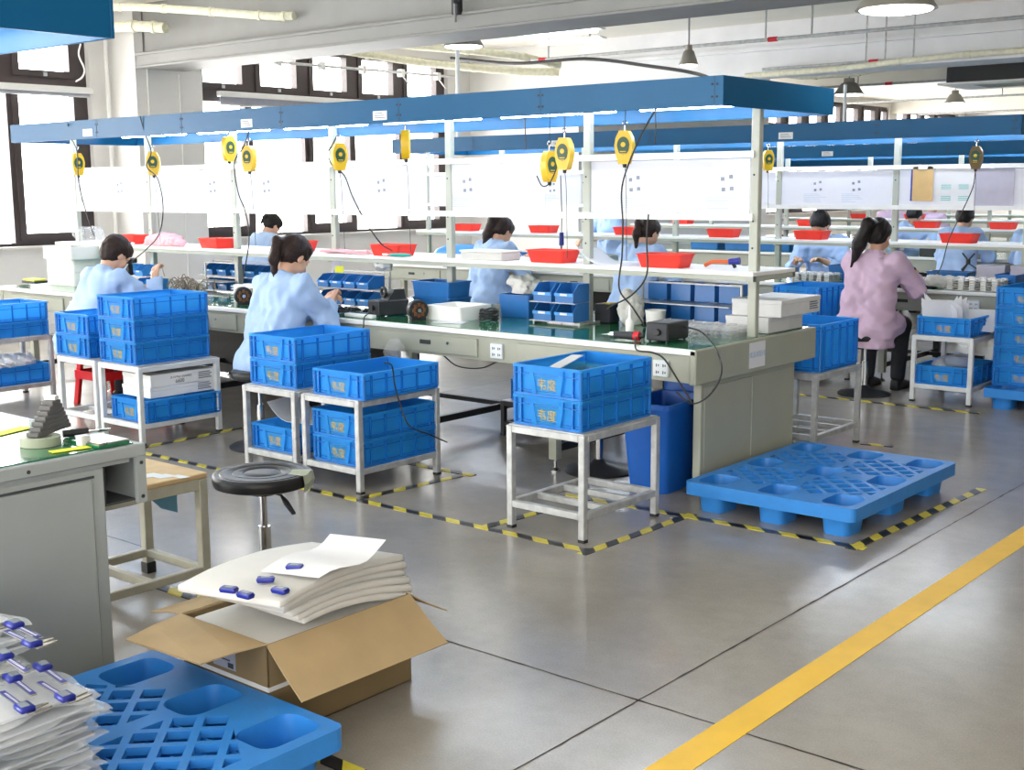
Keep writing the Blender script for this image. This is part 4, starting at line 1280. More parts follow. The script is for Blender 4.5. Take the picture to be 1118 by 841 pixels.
# ------------------------------------------------------------------ things on the front bench
def psu(label, x, y, rz, toroid=False):
    r = T('power_supply', label, 'power supply', (x, y, WT), rz)
    MB().box(-.065, .065, -.11, .11, .006, .10).build('case', 'black', r, bevel=.006)
    MB().box(-.058, .058, -.1125, -.109, .012, .094).build('front_plate', 'inkd', r)
    k = MB().cyl((.01, -.13, .052), (.01, -.112, .052), .016, .018, 18); k.build('knob', 'rubber', r, bevel=.002)
    q = MB()
    for a in (-1, 1):
        for c in (-1, 1): q.cyl((a * .05, c * .09, 0), (a * .05, c * .09, .008), .008, n=10)
    q.build('feet', 'rubber', r)
    if toroid:
        t = MB()
        t.add([(-.05, -.03, .10), (.05, -.03, .10), (.05, .10, .10), (-.05, .10, .10), (.0, .02, .165), (.045, .02, .165), (.045, .09, .165), (.0, .09, .165)], [(0, 1, 5, 4), (1, 2, 6, 5), (2, 3, 7, 6), (3, 0, 4, 7), (4, 5, 6, 7)])
        t.build('sloped_top', 'black', r)
        R_ = MB(); R_.tube([(-.02 + .028 * math.cos(a), -.02, .145 + .028 * math.sin(a)) for a in [2 * PI * i / 16 for i in range(17)]], .010, 8); R_.build('ring_coil', 'rubber', r, smooth=1)
    return r
psu('black power supply with round knob on the mat near the bench end', -3.50, 5.44, .05)
psu('black box with a sloped top and ring coil beside the ponytailed worker', -5.58, 5.46, -.25, True)
# electric screwdriver
r = T('electric_screwdriver', 'grey electric screwdriver with red collar lying before the black power supply', 'screwdriver', (-3.66, 5.30, WT + .026), .15)
MB().cyl((-.07, 0, 0), (.045, 0, 0), .019, .022, 18).build('grip', 'inkd', r, smooth=.6)
MB().cyl((.045, 0, 0), (.075, 0, 0), .025, .024, 18).build('collar', 'redpaint', r, smooth=.6)
MB().cyl((-.10, 0, 0), (-.07, 0, 0), .012, .018, 14).build('chuck', 'chrome', r, smooth=.6)
MB().cyl((-.145, 0, -.004), (-.10, 0, 0), .003, .004, 8).build('bit', 'chrome', r)
MB().cyl((.075, 0, 0), (.10, 0, .004), .014, .010, 12).build('tail', 'rubber', r, smooth=.6)
# glue bottle
r = T('glue_bottle', 'small white pointed bottle behind the electric screwdriver', 'bottle', (-3.86, 5.62, WT))
MB().lathe([(.0, 0), (.022, 0), (.024, .006), (.024, .055), (.014, .07), (.012, .075), (.0, .075)], n=18).build('bottle_body', 'styro', r, smooth=.7)
MB().lathe([(.011, .075), (.010, .09), (.003, .15), (0, .15)], n=12).build('nozzle', 'white', r, smooth=.7)
# cup with bag
r = T('parts_cup', 'white plastic cup in front of the backs of blue bins', 'cup', (-3.93, 5.98, WT))
MB().lathe([(0, 0), (.052, 0), (.060, .085), (.063, .087), (.060, .089), (.055, .085), (.048, .004), (0, .004)], n=28).build('cup_body', 'styro', r, smooth=.7)
def crumple(name, label, cat, loc, size, m, seed, rz=0, amp=.016, grp=None):
    s = SDF(np.array((-.6, -.6, -.05)) * 1, (.6, .6, .6), .012) if max(size) > .5 else SDF((-size[0] - .08, -size[1] - .08, -.03), (size[0] + .08, size[1] + .08, size[2] * 1.3 + .08), .007)
    rr = random.Random(seed)
    for k in range(7):
        c = (rr.uniform(-.5, .5) * size[0], rr.uniform(-.5, .5) * size[1], rr.uniform(.2, .65) * size[2])
        s.ell(c, (size[0] * rr.uniform(.45, .7), size[1] * rr.uniform(.45, .7), size[2] * rr.uniform(.3, .5)), .03)
    s.ripple(amp * .6, 60, seed); s.ripple(amp * .3, 140, seed + 1)
    s.plane((0, 0, -1), 0.0)
    b = MB(); s.mesh(b)
    return tag(b.build(name, m, loc=loc, rz=rz, smooth=.9), label, cat, grp)
crumple('plastic_bag', 'crumpled white plastic bag beside the white cup on the front bench', 'bag', (-4.07, 5.93, WT), (.07, .07, .19), 'foam', 3)
crumple('plastic_bag', 'crumpled translucent bag lying on the deep blue box by the four-bin rack', 'bag', (-4.86, 5.92, WT + .142), (.11, .08, .11), 'foam', 5)
crumple('plastic_bag', 'grey-white bag on top of the eight-bin rack', 'bag', (-5.98, 5.80, WT + .245), (.08, .06, .07), 'lightgrey', 6)
# plain bins used as boxes
def box_bin(label, x, y, z, w_, d_, h, m='bin', rz=0, name='storage_box', rim=True):
    r = T(name, label, 'box', (x, y, z), rz, None)
    b = MB(); t = .004
    q = lambda k, zz, o=0: [(a, c, zz) for a, c in rrect(-w_ / 2 * k + o, w_ / 2 * k - o, -d_ / 2 * k + o, d_ / 2 * k - o, .012)]
    b.loft([q(.93, 0), q(1, h)], cap=False); b.loft([q(1, h, t), q(.93, t, t)], cap=False)
    b.add(q(.93, t), [tuple(range(20))]); b.add(q(.93, 0), [tuple(reversed(range(20)))])
    b.build('box_body', m, r)
    if rim: MB().plate(rrect(-w_ / 2 - .005, w_ / 2 + .005, -d_ / 2 - .005, d_ / 2 + .005, .015), [rrect(-w_ / 2 + .003, w_ / 2 - .003, -d_ / 2 + .003, d_ / 2 - .003, .011)], h - .01, h).build('box_rim', m, r)
    return r
box_bin('deep blue box topped with a translucent bag on the front bench', -4.86, 5.92, WT, .24, .2, .14)
box_bin('blue box standing behind the glue bottle', -4.14, 6.10, WT, .15, .12, .13)
box_bin('lower blue box of the pair beside the second post from the corner', -5.46, 5.82, WT, .32, .22, .10)
box_bin('upper blue box of the pair beside the second post from the corner', -5.46, 5.82, WT + .101, .32, .22, .10)
box_bin('light blue cup-shaped box beside the black ring coil', -5.66, 5.60, WT, .09, .09, .12, 'binl')
# carton boxes at the bench end
def carton(label, c, d, rz=0, prints=True, m='lightgrey'):
    r = T('carton', label, 'box', c, rz)
    MB().box(-d[0] / 2, d[0] / 2, -d[1] / 2, d[1] / 2, 0, d[2]).build('carton_body', m, r, bevel=.003)
    MB().box(-d[0] / 2 - .002, d[0] / 2 + .002, -d[1] / 2 - .002, d[1] / 2 + .002, d[2] - .022, d[2] + .002).build('carton_lid', m, r, bevel=.002)
    if prints:
        k = MB()
        for q in range(4): k.box(d[0] / 2 + .0005, d[0] / 2 + .0025, d[1] / 2 - .13, d[1] / 2 - .03 - .012 * (q % 2), d[2] * .25 + .012 * q, d[2] * .25 + .006 + .012 * q)
        k.build('carton_print', 'ink', r)
    return r
carton('lower white carton on the cabinet end of the front bench', (-3.34, 6.18, WT), (.26, .40, .085), 0, False)
carton('upper white carton overhanging the cabinet end of the front bench', (-3.30, 6.24, WT + .088), (.30, .46, .09))
tag(MB().box(-.12, .12, -.1, .1, 0, .004).build('paper_sheet', 'paper', loc=(-3.31, 6.44, WT - .004)), 'white sheet under the cartons at the bench corner', 'paper') if False else None
def blister(label, x, y, z, n=4, w_=.28, d_=.2, rz=0, m='clear', grp=None):
    r = T('blister_tray', label, 'tray', (x, y, z), rz, grp)
    for k in range(n):
        b = MB().plate(rrect(-w_ / 2, w_ / 2, -d_ / 2, d_ / 2, .01), [], k * .018, k * .018 + .002)
        for i in range(5):
            for j in range(3):
                cx, cy = -w_ / 2 + w_ * (i + .5) / 5, -d_ / 2 + d_ * (j + .5) / 3
                b.box(cx - .020, cx + .020, cy - .024, cy + .024, k * .018 + .002, k * .018 + .014)
        b.build('tray_layer', m, r)
    return r
blister('stack of clear blister trays behind the black power supply', -3.46, 5.82, WT, 3, .36, .26)
blister('stack of clear blister trays on the second bench by the facing worker', -4.72, 9.62, WT, 4, .34, .24, 0, 'lightgrey')
# dark block, foam trays, motors, coil, wires
r = T('dark_block', 'brown-black ridged block beside the bench post', 'block', (-4.25, 5.95, WT))
MB().box(-.055, .055, -.05, .05, 0, .11).build('block_body', 'inkd', r, bevel=.004)
MB().box(-.057, .0, -.052, -.048, .052, .058).build('groove', 'rubber', r)
MB().box(.0, .05, -.04, .03, .11, .116).build('yellow_tag', 'ylabel', r)
def foam_tray(label, x, y, z, w_, d_, h, rz=0, grp=None):
    r = T('foam_tray', label, 'tray', (x, y, z), rz, grp)
    MB().plate(rrect(-w_ / 2, w_ / 2, -d_ / 2, d_ / 2, .02), [rrect(-w_ / 2 + .03, w_ / 2 - .03, -d_ / 2 + .03, d_ / 2 - .03, .02)], .02, h).build('tray_wall', 'styro', r, smooth=.6)
    MB().plate(rrect(-w_ / 2, w_ / 2, -d_ / 2, d_ / 2, .02), [], 0, .02).build('tray_floor', 'styro', r, smooth=.6)
    return r
foam_tray('open white foam tray on the green mat in the middle of the front bench', -5.10, 5.58, WT, .30, .30, .085)
foam_tray('lower white foam tray at the far end of the front bench', -9.55, 5.72, WT, .42, .36, .11)
foam_tray('middle white foam tray at the far end of the front bench', -9.55, 5.72, WT + .112, .42, .36, .11)
foam_tray('upper white foam tray at the far end of the front bench', -9.50, 5.68, WT + .224, .44, .38, .10)
tag(MB().box(-.10, .10, -.05, .05, 0, .003).build('paper_slip', 'paper', loc=(-4.98, 5.38, WT), rz=.3), 'white paper slip in front of the open foam tray', 'paper')
def motor(label, x, y, rz=0):
    r = T('small_motor', label, 'motor', (x, y, WT + .062), rz)
    MB().cyl((-.03, 0, 0), (.03, 0, 0), .062, .062, 24).build('housing', 'black', r, bevel=.004)
    k = MB()
    for i in range(8):
        a = 2 * PI * i / 8; k.cbox((.034, .032 * math.cos(a), .032 * math.sin(a)), (.012, .016, .022))
    k.build('coils', 'brass', r)
    MB().cyl((-.04, 0, 0), (.05, 0, 0), .012, n=14).build('shaft', 'chrome', r, smooth=.6)
    MB().box(-.03, .03, -.045, .045, -.062, -.045).build('base', 'black', r)
    return r
motor('black motor with copper coils standing left of the open foam tray', -5.23, 5.36, -.5)
motor('black motor with coils beside the white trays near the ponytailed worker', -6.90, 5.36, -.5)
def coil(label, c, R_, n, m='rubber', rz=0, turns=5, sq=1.0):
    k = MB(); rr = random.Random(n)
    pts = []
    for i in range(turns * 18):
        a = 2 * PI * i / 18
        q = R_ * (1 + .12 * math.sin(i * .37 + n))
        pts.append((q * math.cos(a), q * math.sin(a) * sq, .006 + .009 * (i / 18) + .006 * math.sin(i * .9)))
    k.tube(pts, .005, 6)
    return tag(k.build('cable_coil', m, loc=c, rz=rz, smooth=1), label, 'cable')
coil('coiled black cable on the mat beside the deep blue box', (-4.86, 5.60, WT), .055, 3, turns=7)
k = MB()
rr = random.Random(11)
for i in range(46):
    p0 = Vector((rr.gauss(0, .07), rr.gauss(0, .05), abs(rr.gauss(.03, .03)) + .012))
    p1 = p0 + Vector((rr.uniform(-.12, .12), rr.uniform(-.08, .08), rr.uniform(-.02, .05)))
    p1.z = max(p1.z, .01)
    k.tube(smooth_pts([p0, (p0 + p1) / 2 + Vector((0, 0, .03 + .04 * rr.random())), p1], 4), .004, 5)
WX_ = at(205, 306, 5.52)
tag(k.build('wire_pile', 'mix', loc=(WX_.x, 5.52, WT + .004), smooth=1), 'tangled pile of coloured wires on the front bench between two workers', 'wires')['kind'] = 'stuff'
blister('stack of white trays next to the wire pile', -6.98, 5.58, WT, 7, .36, .26, 0, 'styro')
k = MB()
for i in range(60): k.cbox((rr.uniform(-.2, .2), rr.uniform(-.09, .09), .012 + .02 * rr.random()), (.02 + .02 * rr.random(), .015, .012), rr.uniform(0, 3))
tag(k.build('black_fittings', 'blackbits', loc=(-5.98, 5.38, WT)), 'heap of small black fittings before the eight-bin rack', 'parts')['kind'] = 'stuff'
tag(MB().box(-.22, .22, -.11, .11, 0, .010).build('parts_mat', 'rubber', loc=(-5.98, 5.38, WT - .0)), 'black tray under the heap of small fittings', 'tray') if False else None
r = T('foam_block', 'long white foam strip at the bench edge by the black sloped box', 'foam', (-5.62, 5.26, WT)); MB().box(-.13, .12, -.02, .02, 0, .022).build('foam_body', 'styro', r, bevel=.004)
r = T('handheld_scanner', 'black handheld scanner held up by the short-haired worker', 'scanner', tuple(at(141, 292, 5.42)), .2)
MB().loft([[(x * .02, y * .024, z) for x, y in ((-1, -1), (1, -1), (1, 1), (-1, 1))] for z in (-.06, .03)]).build('handle', 'black', r, bevel=.006)
MB().box(-.025, .025, -.05, .07, .03, .07).build('scan_head', 'black', r, bevel=.008)
r = T('tape_measure_case', 'yellow-topped flat case on the far corner of the front bench', 'case', tuple(at(38, 309, 5.32))); MB().box(-.10, .10, -.06, .06, 0, .02).build('case_body', 'inkd', r, bevel=.003); MB().box(-.09, .09, -.055, .055, .02, .035).build('case_lid', 'ysticky', r, bevel=.003)

# ------------------------------------------------------------------ on the front shelf
def leaf(label, x, y, z, w_, d_, curl, rz, name='paper_sheet', m='paper'):
    b = MB(); n = 10; vs = []
    for j in (0, .0025):
        for i in range(n + 1):
            u = i / n
            for v in (-.5, .5): vs.append((u * w_ - w_ / 2, v * d_, .002 + j + curl * max(0, .45 - u) ** 2 * 5))
    N2 = 2 * (n + 1); fs = []
    for i in range(n):
        q = (2 * i, 2 * i + 2, 2 * i + 3, 2 * i + 1); fs += [tuple(reversed(q)), tuple(c + N2 for c in q)]
        fs += [(2 * i, N2 + 2 * i, N2 + 2 * i + 2, 2 * i + 2), (2 * i + 1, 2 * i + 3, N2 + 2 * i + 3, N2 + 2 * i + 1)]
    b.add(vs, fs)
    return tag(b.build(name, m, loc=(x, y, z), rz=rz, smooth=1), label, 'paper')
leaf('curled white paper lying between two red trays on the front shelf', -4.18, 5.92, SHF, .36, .22, .08, 0)
leaf('second curled sheet under the first between two red trays on the front shelf', -4.13, 5.94, SHF + .0, .34, .2, .04, .1) if False else None
r = T('clear_case', 'low translucent white case on the front shelf left of a red tray', 'box', (-5.06, 5.84, SHF)); MB().box(-.17, .17, -.09, .09, 0, .05).build('case_body', 'foam', r, bevel=.006); MB().box(-.175, .175, -.095, .095, .05, .06).build('case_lid', 'styro', r, bevel=.003)
r = T('teal_tool', 'teal-handled cutting tool lying in front of a red tray on the front shelf', 'tool', (-5.74, 5.73, SHF + .014), .12)
MB().loft([[(x, a * rr_, c * rr_ * .8) for a, c in ((-1, -1), (1, -1), (1, 1), (-1, 1))] for x, rr_ in ((-.10, .006), (-.05, .013), (.04, .014), (.09, .008))]).build('handle', 'teal', r, bevel=.004, smooth=.8)
MB().box(-.14, -.10, -.004, .004, -.004, .006).build('blade', 'chrome', r)
k = MB()
for i in range(50): k.tube(smooth_pts([(rr.uniform(-.25, .25), rr.uniform(-.05, .05), .008), (rr.uniform(-.25, .25), rr.uniform(-.05, .05), .014 + .014 * rr.random()), (rr.uniform(-.25, .25), rr.uniform(-.05, .05), .006)], 3), .004, 4)
tag(k.build('pink_wires', 'inkr', loc=(-6.35, 5.82, SHF), smooth=1), 'spread of pinkish thin wires on the front shelf', 'wires')['kind'] = 'stuff'
crumple('bubble_bag', 'pink see-through bag of small parts beside the red tray on the far shelf', 'bag', (-8.42, 5.84, SHF), (.30, .10, .10), 'inkr', 12)
r = T('pen_tool', 'dark cylindrical tool on the shelf behind the short-haired head', 'tool', (-8.95, 5.78, SHF + .012)); MB().cyl((-.13, 0, 0), (.10, 0, 0), .012, .012, 12).build('tool_body', 'inkd', r, smooth=.6); MB().cyl((.10, 0, 0), (.14, 0, 0), .008, .006, 10).build('tool_tip', 'white', r, smooth=.6)
r = T('heat_gun', 'orange-handled tool on the front shelf near the cabinet end', 'tool', (-3.50, 5.98, SHF + .02), .2)
MB().tube(smooth_pts([(-.10, 0, -.008), (-.05, 0, .012), (.04, 0, .014)], 5), .011, 8).build('handle', 'orange', r, smooth=1)
MB().cyl((.04, 0, .014), (.10, 0, .02), .016, .020, 14).build('nozzle', 'navy', r, smooth=.6)
MB().cyl((.06, 0, .012), (.075, .0, -.018), .010, .010, 10).build('trigger', 'rubber', r)
crumple('bubble_bag', 'pale bag lying on the shelf over the far end of the front bench', 'bag', (-9.62, 5.86, SHF), (.16, .10, .12), 'clear', 13)

p = at(369, 292, 5.78)
r = T('sticky_notes', 'purple and yellow-green notes hanging from the front shelf by the ponytailed worker', 'notes', tuple(p), .2)
MB().box(-.045, .03, -.002, .0, -.01, .075).build('purple_note', 'lilac', r); MB().box(-.02, .05, -.006, -.004, -.07, .01).build('yellow_note', 'ysticky', r)
p = at(613, 262, 9.35)
r = T('electric_screwdriver', 'small blue screwdriver hanging upright behind the red tray in the middle of the front shelf', 'screwdriver', tuple(p))
MB().cyl((0, 0, -.05), (0, 0, .07), .024, .02, 14).build('grip', 'navy', r, smooth=.6); MB().cyl((0, 0, -.10), (0, 0, -.05), .006, .015, 10).build('bit', 'chrome', r); MB().tube([(0, 0, .07), (.004, 0, .25), (-.01, 0, .6)], .005).build('cord', 'rubber', r, smooth=1)

# ------------------------------------------------------------------ spring balancers hanging under the canopies
def make_bal():
    r = T('tool_balancer', 'yellow balancer', 'tool balancer', (0, 0, -50), 0, 'yellow tool balancers hanging from the canopies')
    o = [(.020, .075), (-.020, .075), (-.036, .045), (-.042, .01), (-.036, -.03), (-.022, -.07), (.022, -.07), (.036, -.03), (.042, .01), (.036, .045)]
    b = MB().plate(o, [], -.02, .02, FY)
    b.build('housing', 'yellow', r, bevel=.008, smooth=.8)
    MB().plate([(.027 * math.cos(t) * 1.05, .012 + .036 * math.sin(t) - .006 * (math.sin(t) < -.5)) for t in [2 * PI * i / 24 for i in range(24)]], [], .0205, .0225, FY).build('label', 'dgreen', r)
    k = MB().plate([(.011 * math.cos(t), .014 + .011 * math.sin(t)) for t in [2 * PI * i / 18 for i in range(18)]], [], .0227, .0235, FY)
    for q in range(2): k.box(-.014, .014, -.0238, -.0230, -.018 - .010 * q, -.014 - .010 * q)
    k.build('emblem', 'yellow', r)
    h = MB(); h.tube([(0, 0, .07), (0, 0, .10)], .003); h.tube([(.010 * math.cos(t), 0, .108 + .010 * math.sin(t)) for t in [PI * 2 * i / 12 - PI / 2 for i in range(13)]], .003, 6)
    h.build('hook', 'chrome', r, smooth=1)
    MB().cyl((0, 0, -.085), (0, 0, -.07), .008, .010, 10).build('cord_guide', 'rubber', r)
    return r
BAL = make_bal()
bl = [(-3.82, 5.50, 1.745, .25, 'tool balancer nearest the cabinet end of the front canopy, black cable crossing it'),
      (-4.22, 5.50, 1.72, .1, 'tool balancer wrapped with a black cable left of the first inner post'),
      (-4.42, 5.62, 1.655, 1.4, 'tool balancer seen edge-on, hanging low beside the cable-wrapped one'),
      (-5.44, 5.50, 1.80, -.9, 'pale yellow balancer hanging between the second and third inner posts'),
      (-6.04, 5.50, 1.74, 1.2, 'edge-on yellow balancer tied to a post with looped black cable'),
      (-6.95, 5.50, 1.745, .2, 'tool balancer with green emblem above the ponytailed worker'),
      (-8.08, 5.50, 1.73, .8, 'half-turned yellow balancer above the wire pile'),
      (-9.11, 5.50, 1.74, 1.3, 'edge-on yellow balancer at the far end of the front canopy'),
      (-3.48, 9.72, 1.74, .1, 'dark olive balancer hanging before the lilac sheet of the second bench'),
      (-5.26, 9.72, 1.75, .9, 'yellow balancer half hidden behind the end post of the front bench'),
      (-7.33, 5.62, 1.82, 1.5, 'small yellow balancer high under the front canopy left of a post'),
      (-4.0, 13.8, 1.72, .3, 'yellow balancer of the third bench above the clipboard')]
for k, (x, y, z, rz, lb) in enumerate(bl):
    ob = BAL if k == 0 else dup(BAL, (x, y, z), rz, lb)
    if k == 0: BAL.location = (x, y, z); BAL.rotation_euler[2] = rz; BAL['label'] = lb
    ob.scale = (1.2, 1.2, 1.2)
    if 'olive' in lb:
        for ch in ob.children:
            if ch.name.startswith('housing'): ch.material_slots[0].link = 'OBJECT'; ch.material_slots[0].material = M['olive']
    top = 1.93 if y < 7 else 1.90
    c = MB(); c.tube([(x, y, z + .112), (x + .005, y, (top + .08))], .002, 5)
    if k not in (2, 10): c.tube(smooth_pts([(x, y, z - .085), (x + .004, y + .01, z - .2), (x - .004, y + .03, SHF + .05 if y < 7 else 1.3)], 4), .0018, 5)
    tag(c.build('balancer_cord', 'inkd', smooth=1), 'thin cord of the ' + lb.replace('tool balancer', 'balancer').split(',')[0], 'cord', 'balancer cords')
def cable(label, pts, Y, r_=.0045, m='rubber', zfix=None):
    P_ = []
    for p in pts:
        yy = p[2] if len(p) > 2 else Y
        P_.append(at(p[0], p[1], yy))
    k = MB(); k.tube(smooth_pts(P_, 7), r_, 6)
    return tag(k.build('power_cable', m, smooth=1), label, 'cable', 'hanging cables')
cable('black cable crossing the end balancer down to the black power supply', [(717, 118), (705, 138), (690, 170), (679, 205), (680, 245), (679, 280), (676, 315), (690, 335), (704, 356, 5.40)], 5.44)
cable('black cable from the shelf edge curling down beside the brown block', [(708, 234), (706, 262), (706, 300), (690, 322), (668, 334), (663, 338)], 5.56)
cable('black cable from the power supply over the bench edge to the side of the cabinet', [(747, 357, 5.5), (765, 362, 5.40), (780, 378, 5.25), (788, 405, 5.10), (776, 430, 5.08), (756, 441, 5.1), (738, 428, 5.08)], 5.2)
cable('black cable hanging from the screwdriver to the upper front crate', [(694, 368, 5.26), (695, 382, 5.13), (712, 385, 5.10), (725, 392, 5.1), (740, 415, 5.08), (756, 441, 5.1)], 5.1)
cable('looped black cable between the two wrapped balancers', [(620, 156), (612, 160), (608, 182), (600, 200), (592, 203), (586, 192)], 5.52, .0035)
cable('black cable running from the looped balancer down to the teal tool', [(368, 148), (362, 160), (357, 168), (364, 182), (376, 192), (385, 215), (398, 240), (415, 265), (428, 274, 5.70)], 5.50)
cable('black cable hanging past the post above the ponytailed worker', [(272, 142), (266, 160), (256, 178), (260, 210), (268, 232), (272, 262), (266, 300), (266, 308)], 5.42)
cable('black cable from the half-turned balancer to the handheld scanner', [(153, 127, 5.38), (158, 145), (165, 166), (160, 182), (172, 195), (178, 225), (174, 255), (160, 272), (146, 284), (142, 290)], 5.40)
cable('black cable at the far end of the front canopy running to the shelf', [(74, 135, 5.38), (76, 148), (84, 165), (86, 200), (95, 235), (103, 258)], 5.45)
cable('thin cable from the olive balancer to the second bench worktop', [(1065, 187), (1062, 205), (1050, 232), (1036, 262), (1028, 290), (1018, 308)], 9.7, .004)
cable('black cable hanging beside the first inner post from the canopy', [(573, 128), (574, 160), (574, 164)], 5.42, .003)
cable('short black cable dropping from the canopy above the documents', [(715, 118), (716, 140), (715, 158)], 5.44, .003)
cable('white cable hanging in the window beside the grey column', [(88, 48), (86, 60), (92, 75), (90, 84), (83, 89)], 7.55, .010, 'white')
cable('black cable lying over the crate side down to the stand rail', [(420, 396, 4.27), (428, 400, 4.40), (431, 420, 4.42), (437, 442, 4.44), (447, 465, 4.46), (470, 475, 4.60), (488, 483, 4.76)], 4.5, .004)
cable('thin black cable below the drawers towards the crates under the bench', [(484, 388, 5.3), (500, 400, 5.4), (525, 402, 5.5), (545, 394, 5.3)], 5.3, .004)
cable('black plug cable of the sloped black box over the bench edge', [(405, 342, 5.33), (398, 346, 5.20), (397, 356, 5.14), (396, 362, 5.13)], 5.2, .004)

# ------------------------------------------------------------------ second bench things
W2 = .754
def on2(px, py): p = at(px, py, Z=W2); return p
box_bin('blue box on the second bench before the facing worker', -4.62, 10.02, W2, .30, .2, .11)
box_bin('blue box at the far right of the second bench by the lilac boxes', -3.17, 9.75, W2, .16, .3, .11)
box_bin('blue parts box behind the black tripod on the second bench', -3.75, 10.05, W2, .34, .2, .09)
carton('lilac carton nearer the post on the second bench', (-3.38, 9.98, W2), (.22, .2, .16), 0, False, 'lilac')
carton('lilac carton at the frame edge on the second bench', (-3.13, 10.0, W2), (.2, .22, .16), 0, False, 'lilac')
blister('large stack of clear foam sheets on the second bench beside the worker in pink', -3.34, 9.50, W2, 5, .42, .30, 0, 'styro')
crumple('plastic_bag', 'white crumpled bag against the foam stack on the second bench', 'bag', (-3.62, 9.46, W2), (.13, .10, .09), 'foam', 21)
blister('grey tray of tools at the hands of the worker in pink', -3.78, 9.46, W2, 1, .30, .16, 0, 'inkd')
r = T('mini_tripod', 'small black tripod on the second bench before the worker with black hair', 'tripod', (-3.68, 10.22, W2 + .09))
for a in range(3): MB().bar((0, 0, .06), (.09 * math.cos(a * 2.1 + .4), .09 * math.sin(a * 2.1 + .4), -.0), .010, .010).build('leg', 'black', r)
MB().cyl((0, 0, .05), (0, 0, .09), .018).build('head', 'black', r)
for s in (-1, 1): MB().bar((0, 0, .08), (s * .05, 0, .14), .010, .010).build('arm', 'black', r)
motor('black motor on the second bench by the hands in pink', -4.02, 9.88)
carton('white carton on the third bench behind the worker in pink', (-4.95, 13.75, W2 - .02), (.5, .3, .12), 0, False)
r = T('black_fixture', 'black fixture with two pale knobs on the third bench', 'fixture', (-5.35, 13.85, W2 - .02)); MB().box(-.17, .17, -.08, .08, 0, .16).build('fixture_body', 'black', r, bevel=.01)
for s in (-1, 1): MB().ball((s * .08, -.06, .18), .028, 8).build('knob', 'sticker', r, smooth=PI)
for k, px in enumerate((735, 762, 783, 806)): box_bin('dark blue box %s in the row on the third bench behind the bun' % ORD[k], -5.95 - .5 * (3 - k) - .9, 13.95, W2 - .02, .42, .3, .16)
for k, (x, lb) in enumerate(((-7.2, 'white carton at the middle of the second bench'), (-8.6, 'white carton on the second bench by the long-haired worker'))): carton(lb, (x, 10.0, W2), (.4, .3, .12), 0, False)
box_bin('light blue box on the second bench seen under the front shelf', -8.25, 9.85, W2, .5, .3, .12, 'binl')
r = T('orange_box', 'small orange-brown box on the second bench shelf behind a post', 'box', (-7.95, 9.98, 1.08)) if False else None
crumple('plastic_bag', 'white bag on the second bench beside the long-haired worker', 'bag', (-7.15, 9.62, W2), (.2, .12, .12), 'foam', 31)
blister('clear trays on the second bench in front of the long-haired worker', -7.45, 9.55, W2, 3, .4, .26)
r = T('blue_bag', 'big light blue plastic wrap behind the eight-bin rack on the second bench', 'bag', (-8.6, 9.6, W2)); MB().loft([[(x * s, y * s, z) for x, y in rrect(-.42, .42, -.16, .16, .08)] for z, s in ((0, .95), (.08, 1.02), (.15, .9), (.2, .6))]).build('wrap_body', 'binl', r, smooth=1)

# ------------------------------------------------------------------ under and around the front bench
r = T('waste_bin', 'tall blue waste bin between the front stand and the grey end cabinet', 'bin', (-3.46, 5.36, 0), .08)
def taper(k, z, o=0): return [(x, y, z) for x, y in rrect(-.14 * k + o, .14 * k - o, -.22 * k + o, .22 * k - o, .03)]
b = MB(); b.loft([taper(.80, 0), taper(1, .46)], cap=False); b.loft([taper(1, .46, .005), taper(.80, .01, .005)], cap=False); b.add(taper(.80, .01), [tuple(range(20))]); b.add(taper(.8, 0), [tuple(reversed(range(20)))])
b.build('bin_wall', 'waste', r, smooth=.6)
MB().plate(rrect(-.152, .152, -.232, .232, .035), [rrect(-.135, .135, -.215, .215, .028)], .44, .465).build('bin_rim', 'waste', r, bevel=.004)
r = T('waste_bin', 'dark blue crate behind the waste bin under the bench corner', 'crate', (-3.50, 5.84, 0))
b = MB(); b.loft([[(x, y, z) for x, y in rrect(-.16, .16, -.2, .2, .03)] for z in (0, .50)]); b.build('bin_wall', 'waste', r); MB().plate(rrect(-.17, .17, -.21, .21, .03), [], .50, .56).build('bin_rim', 'bin', r, bevel=.004)
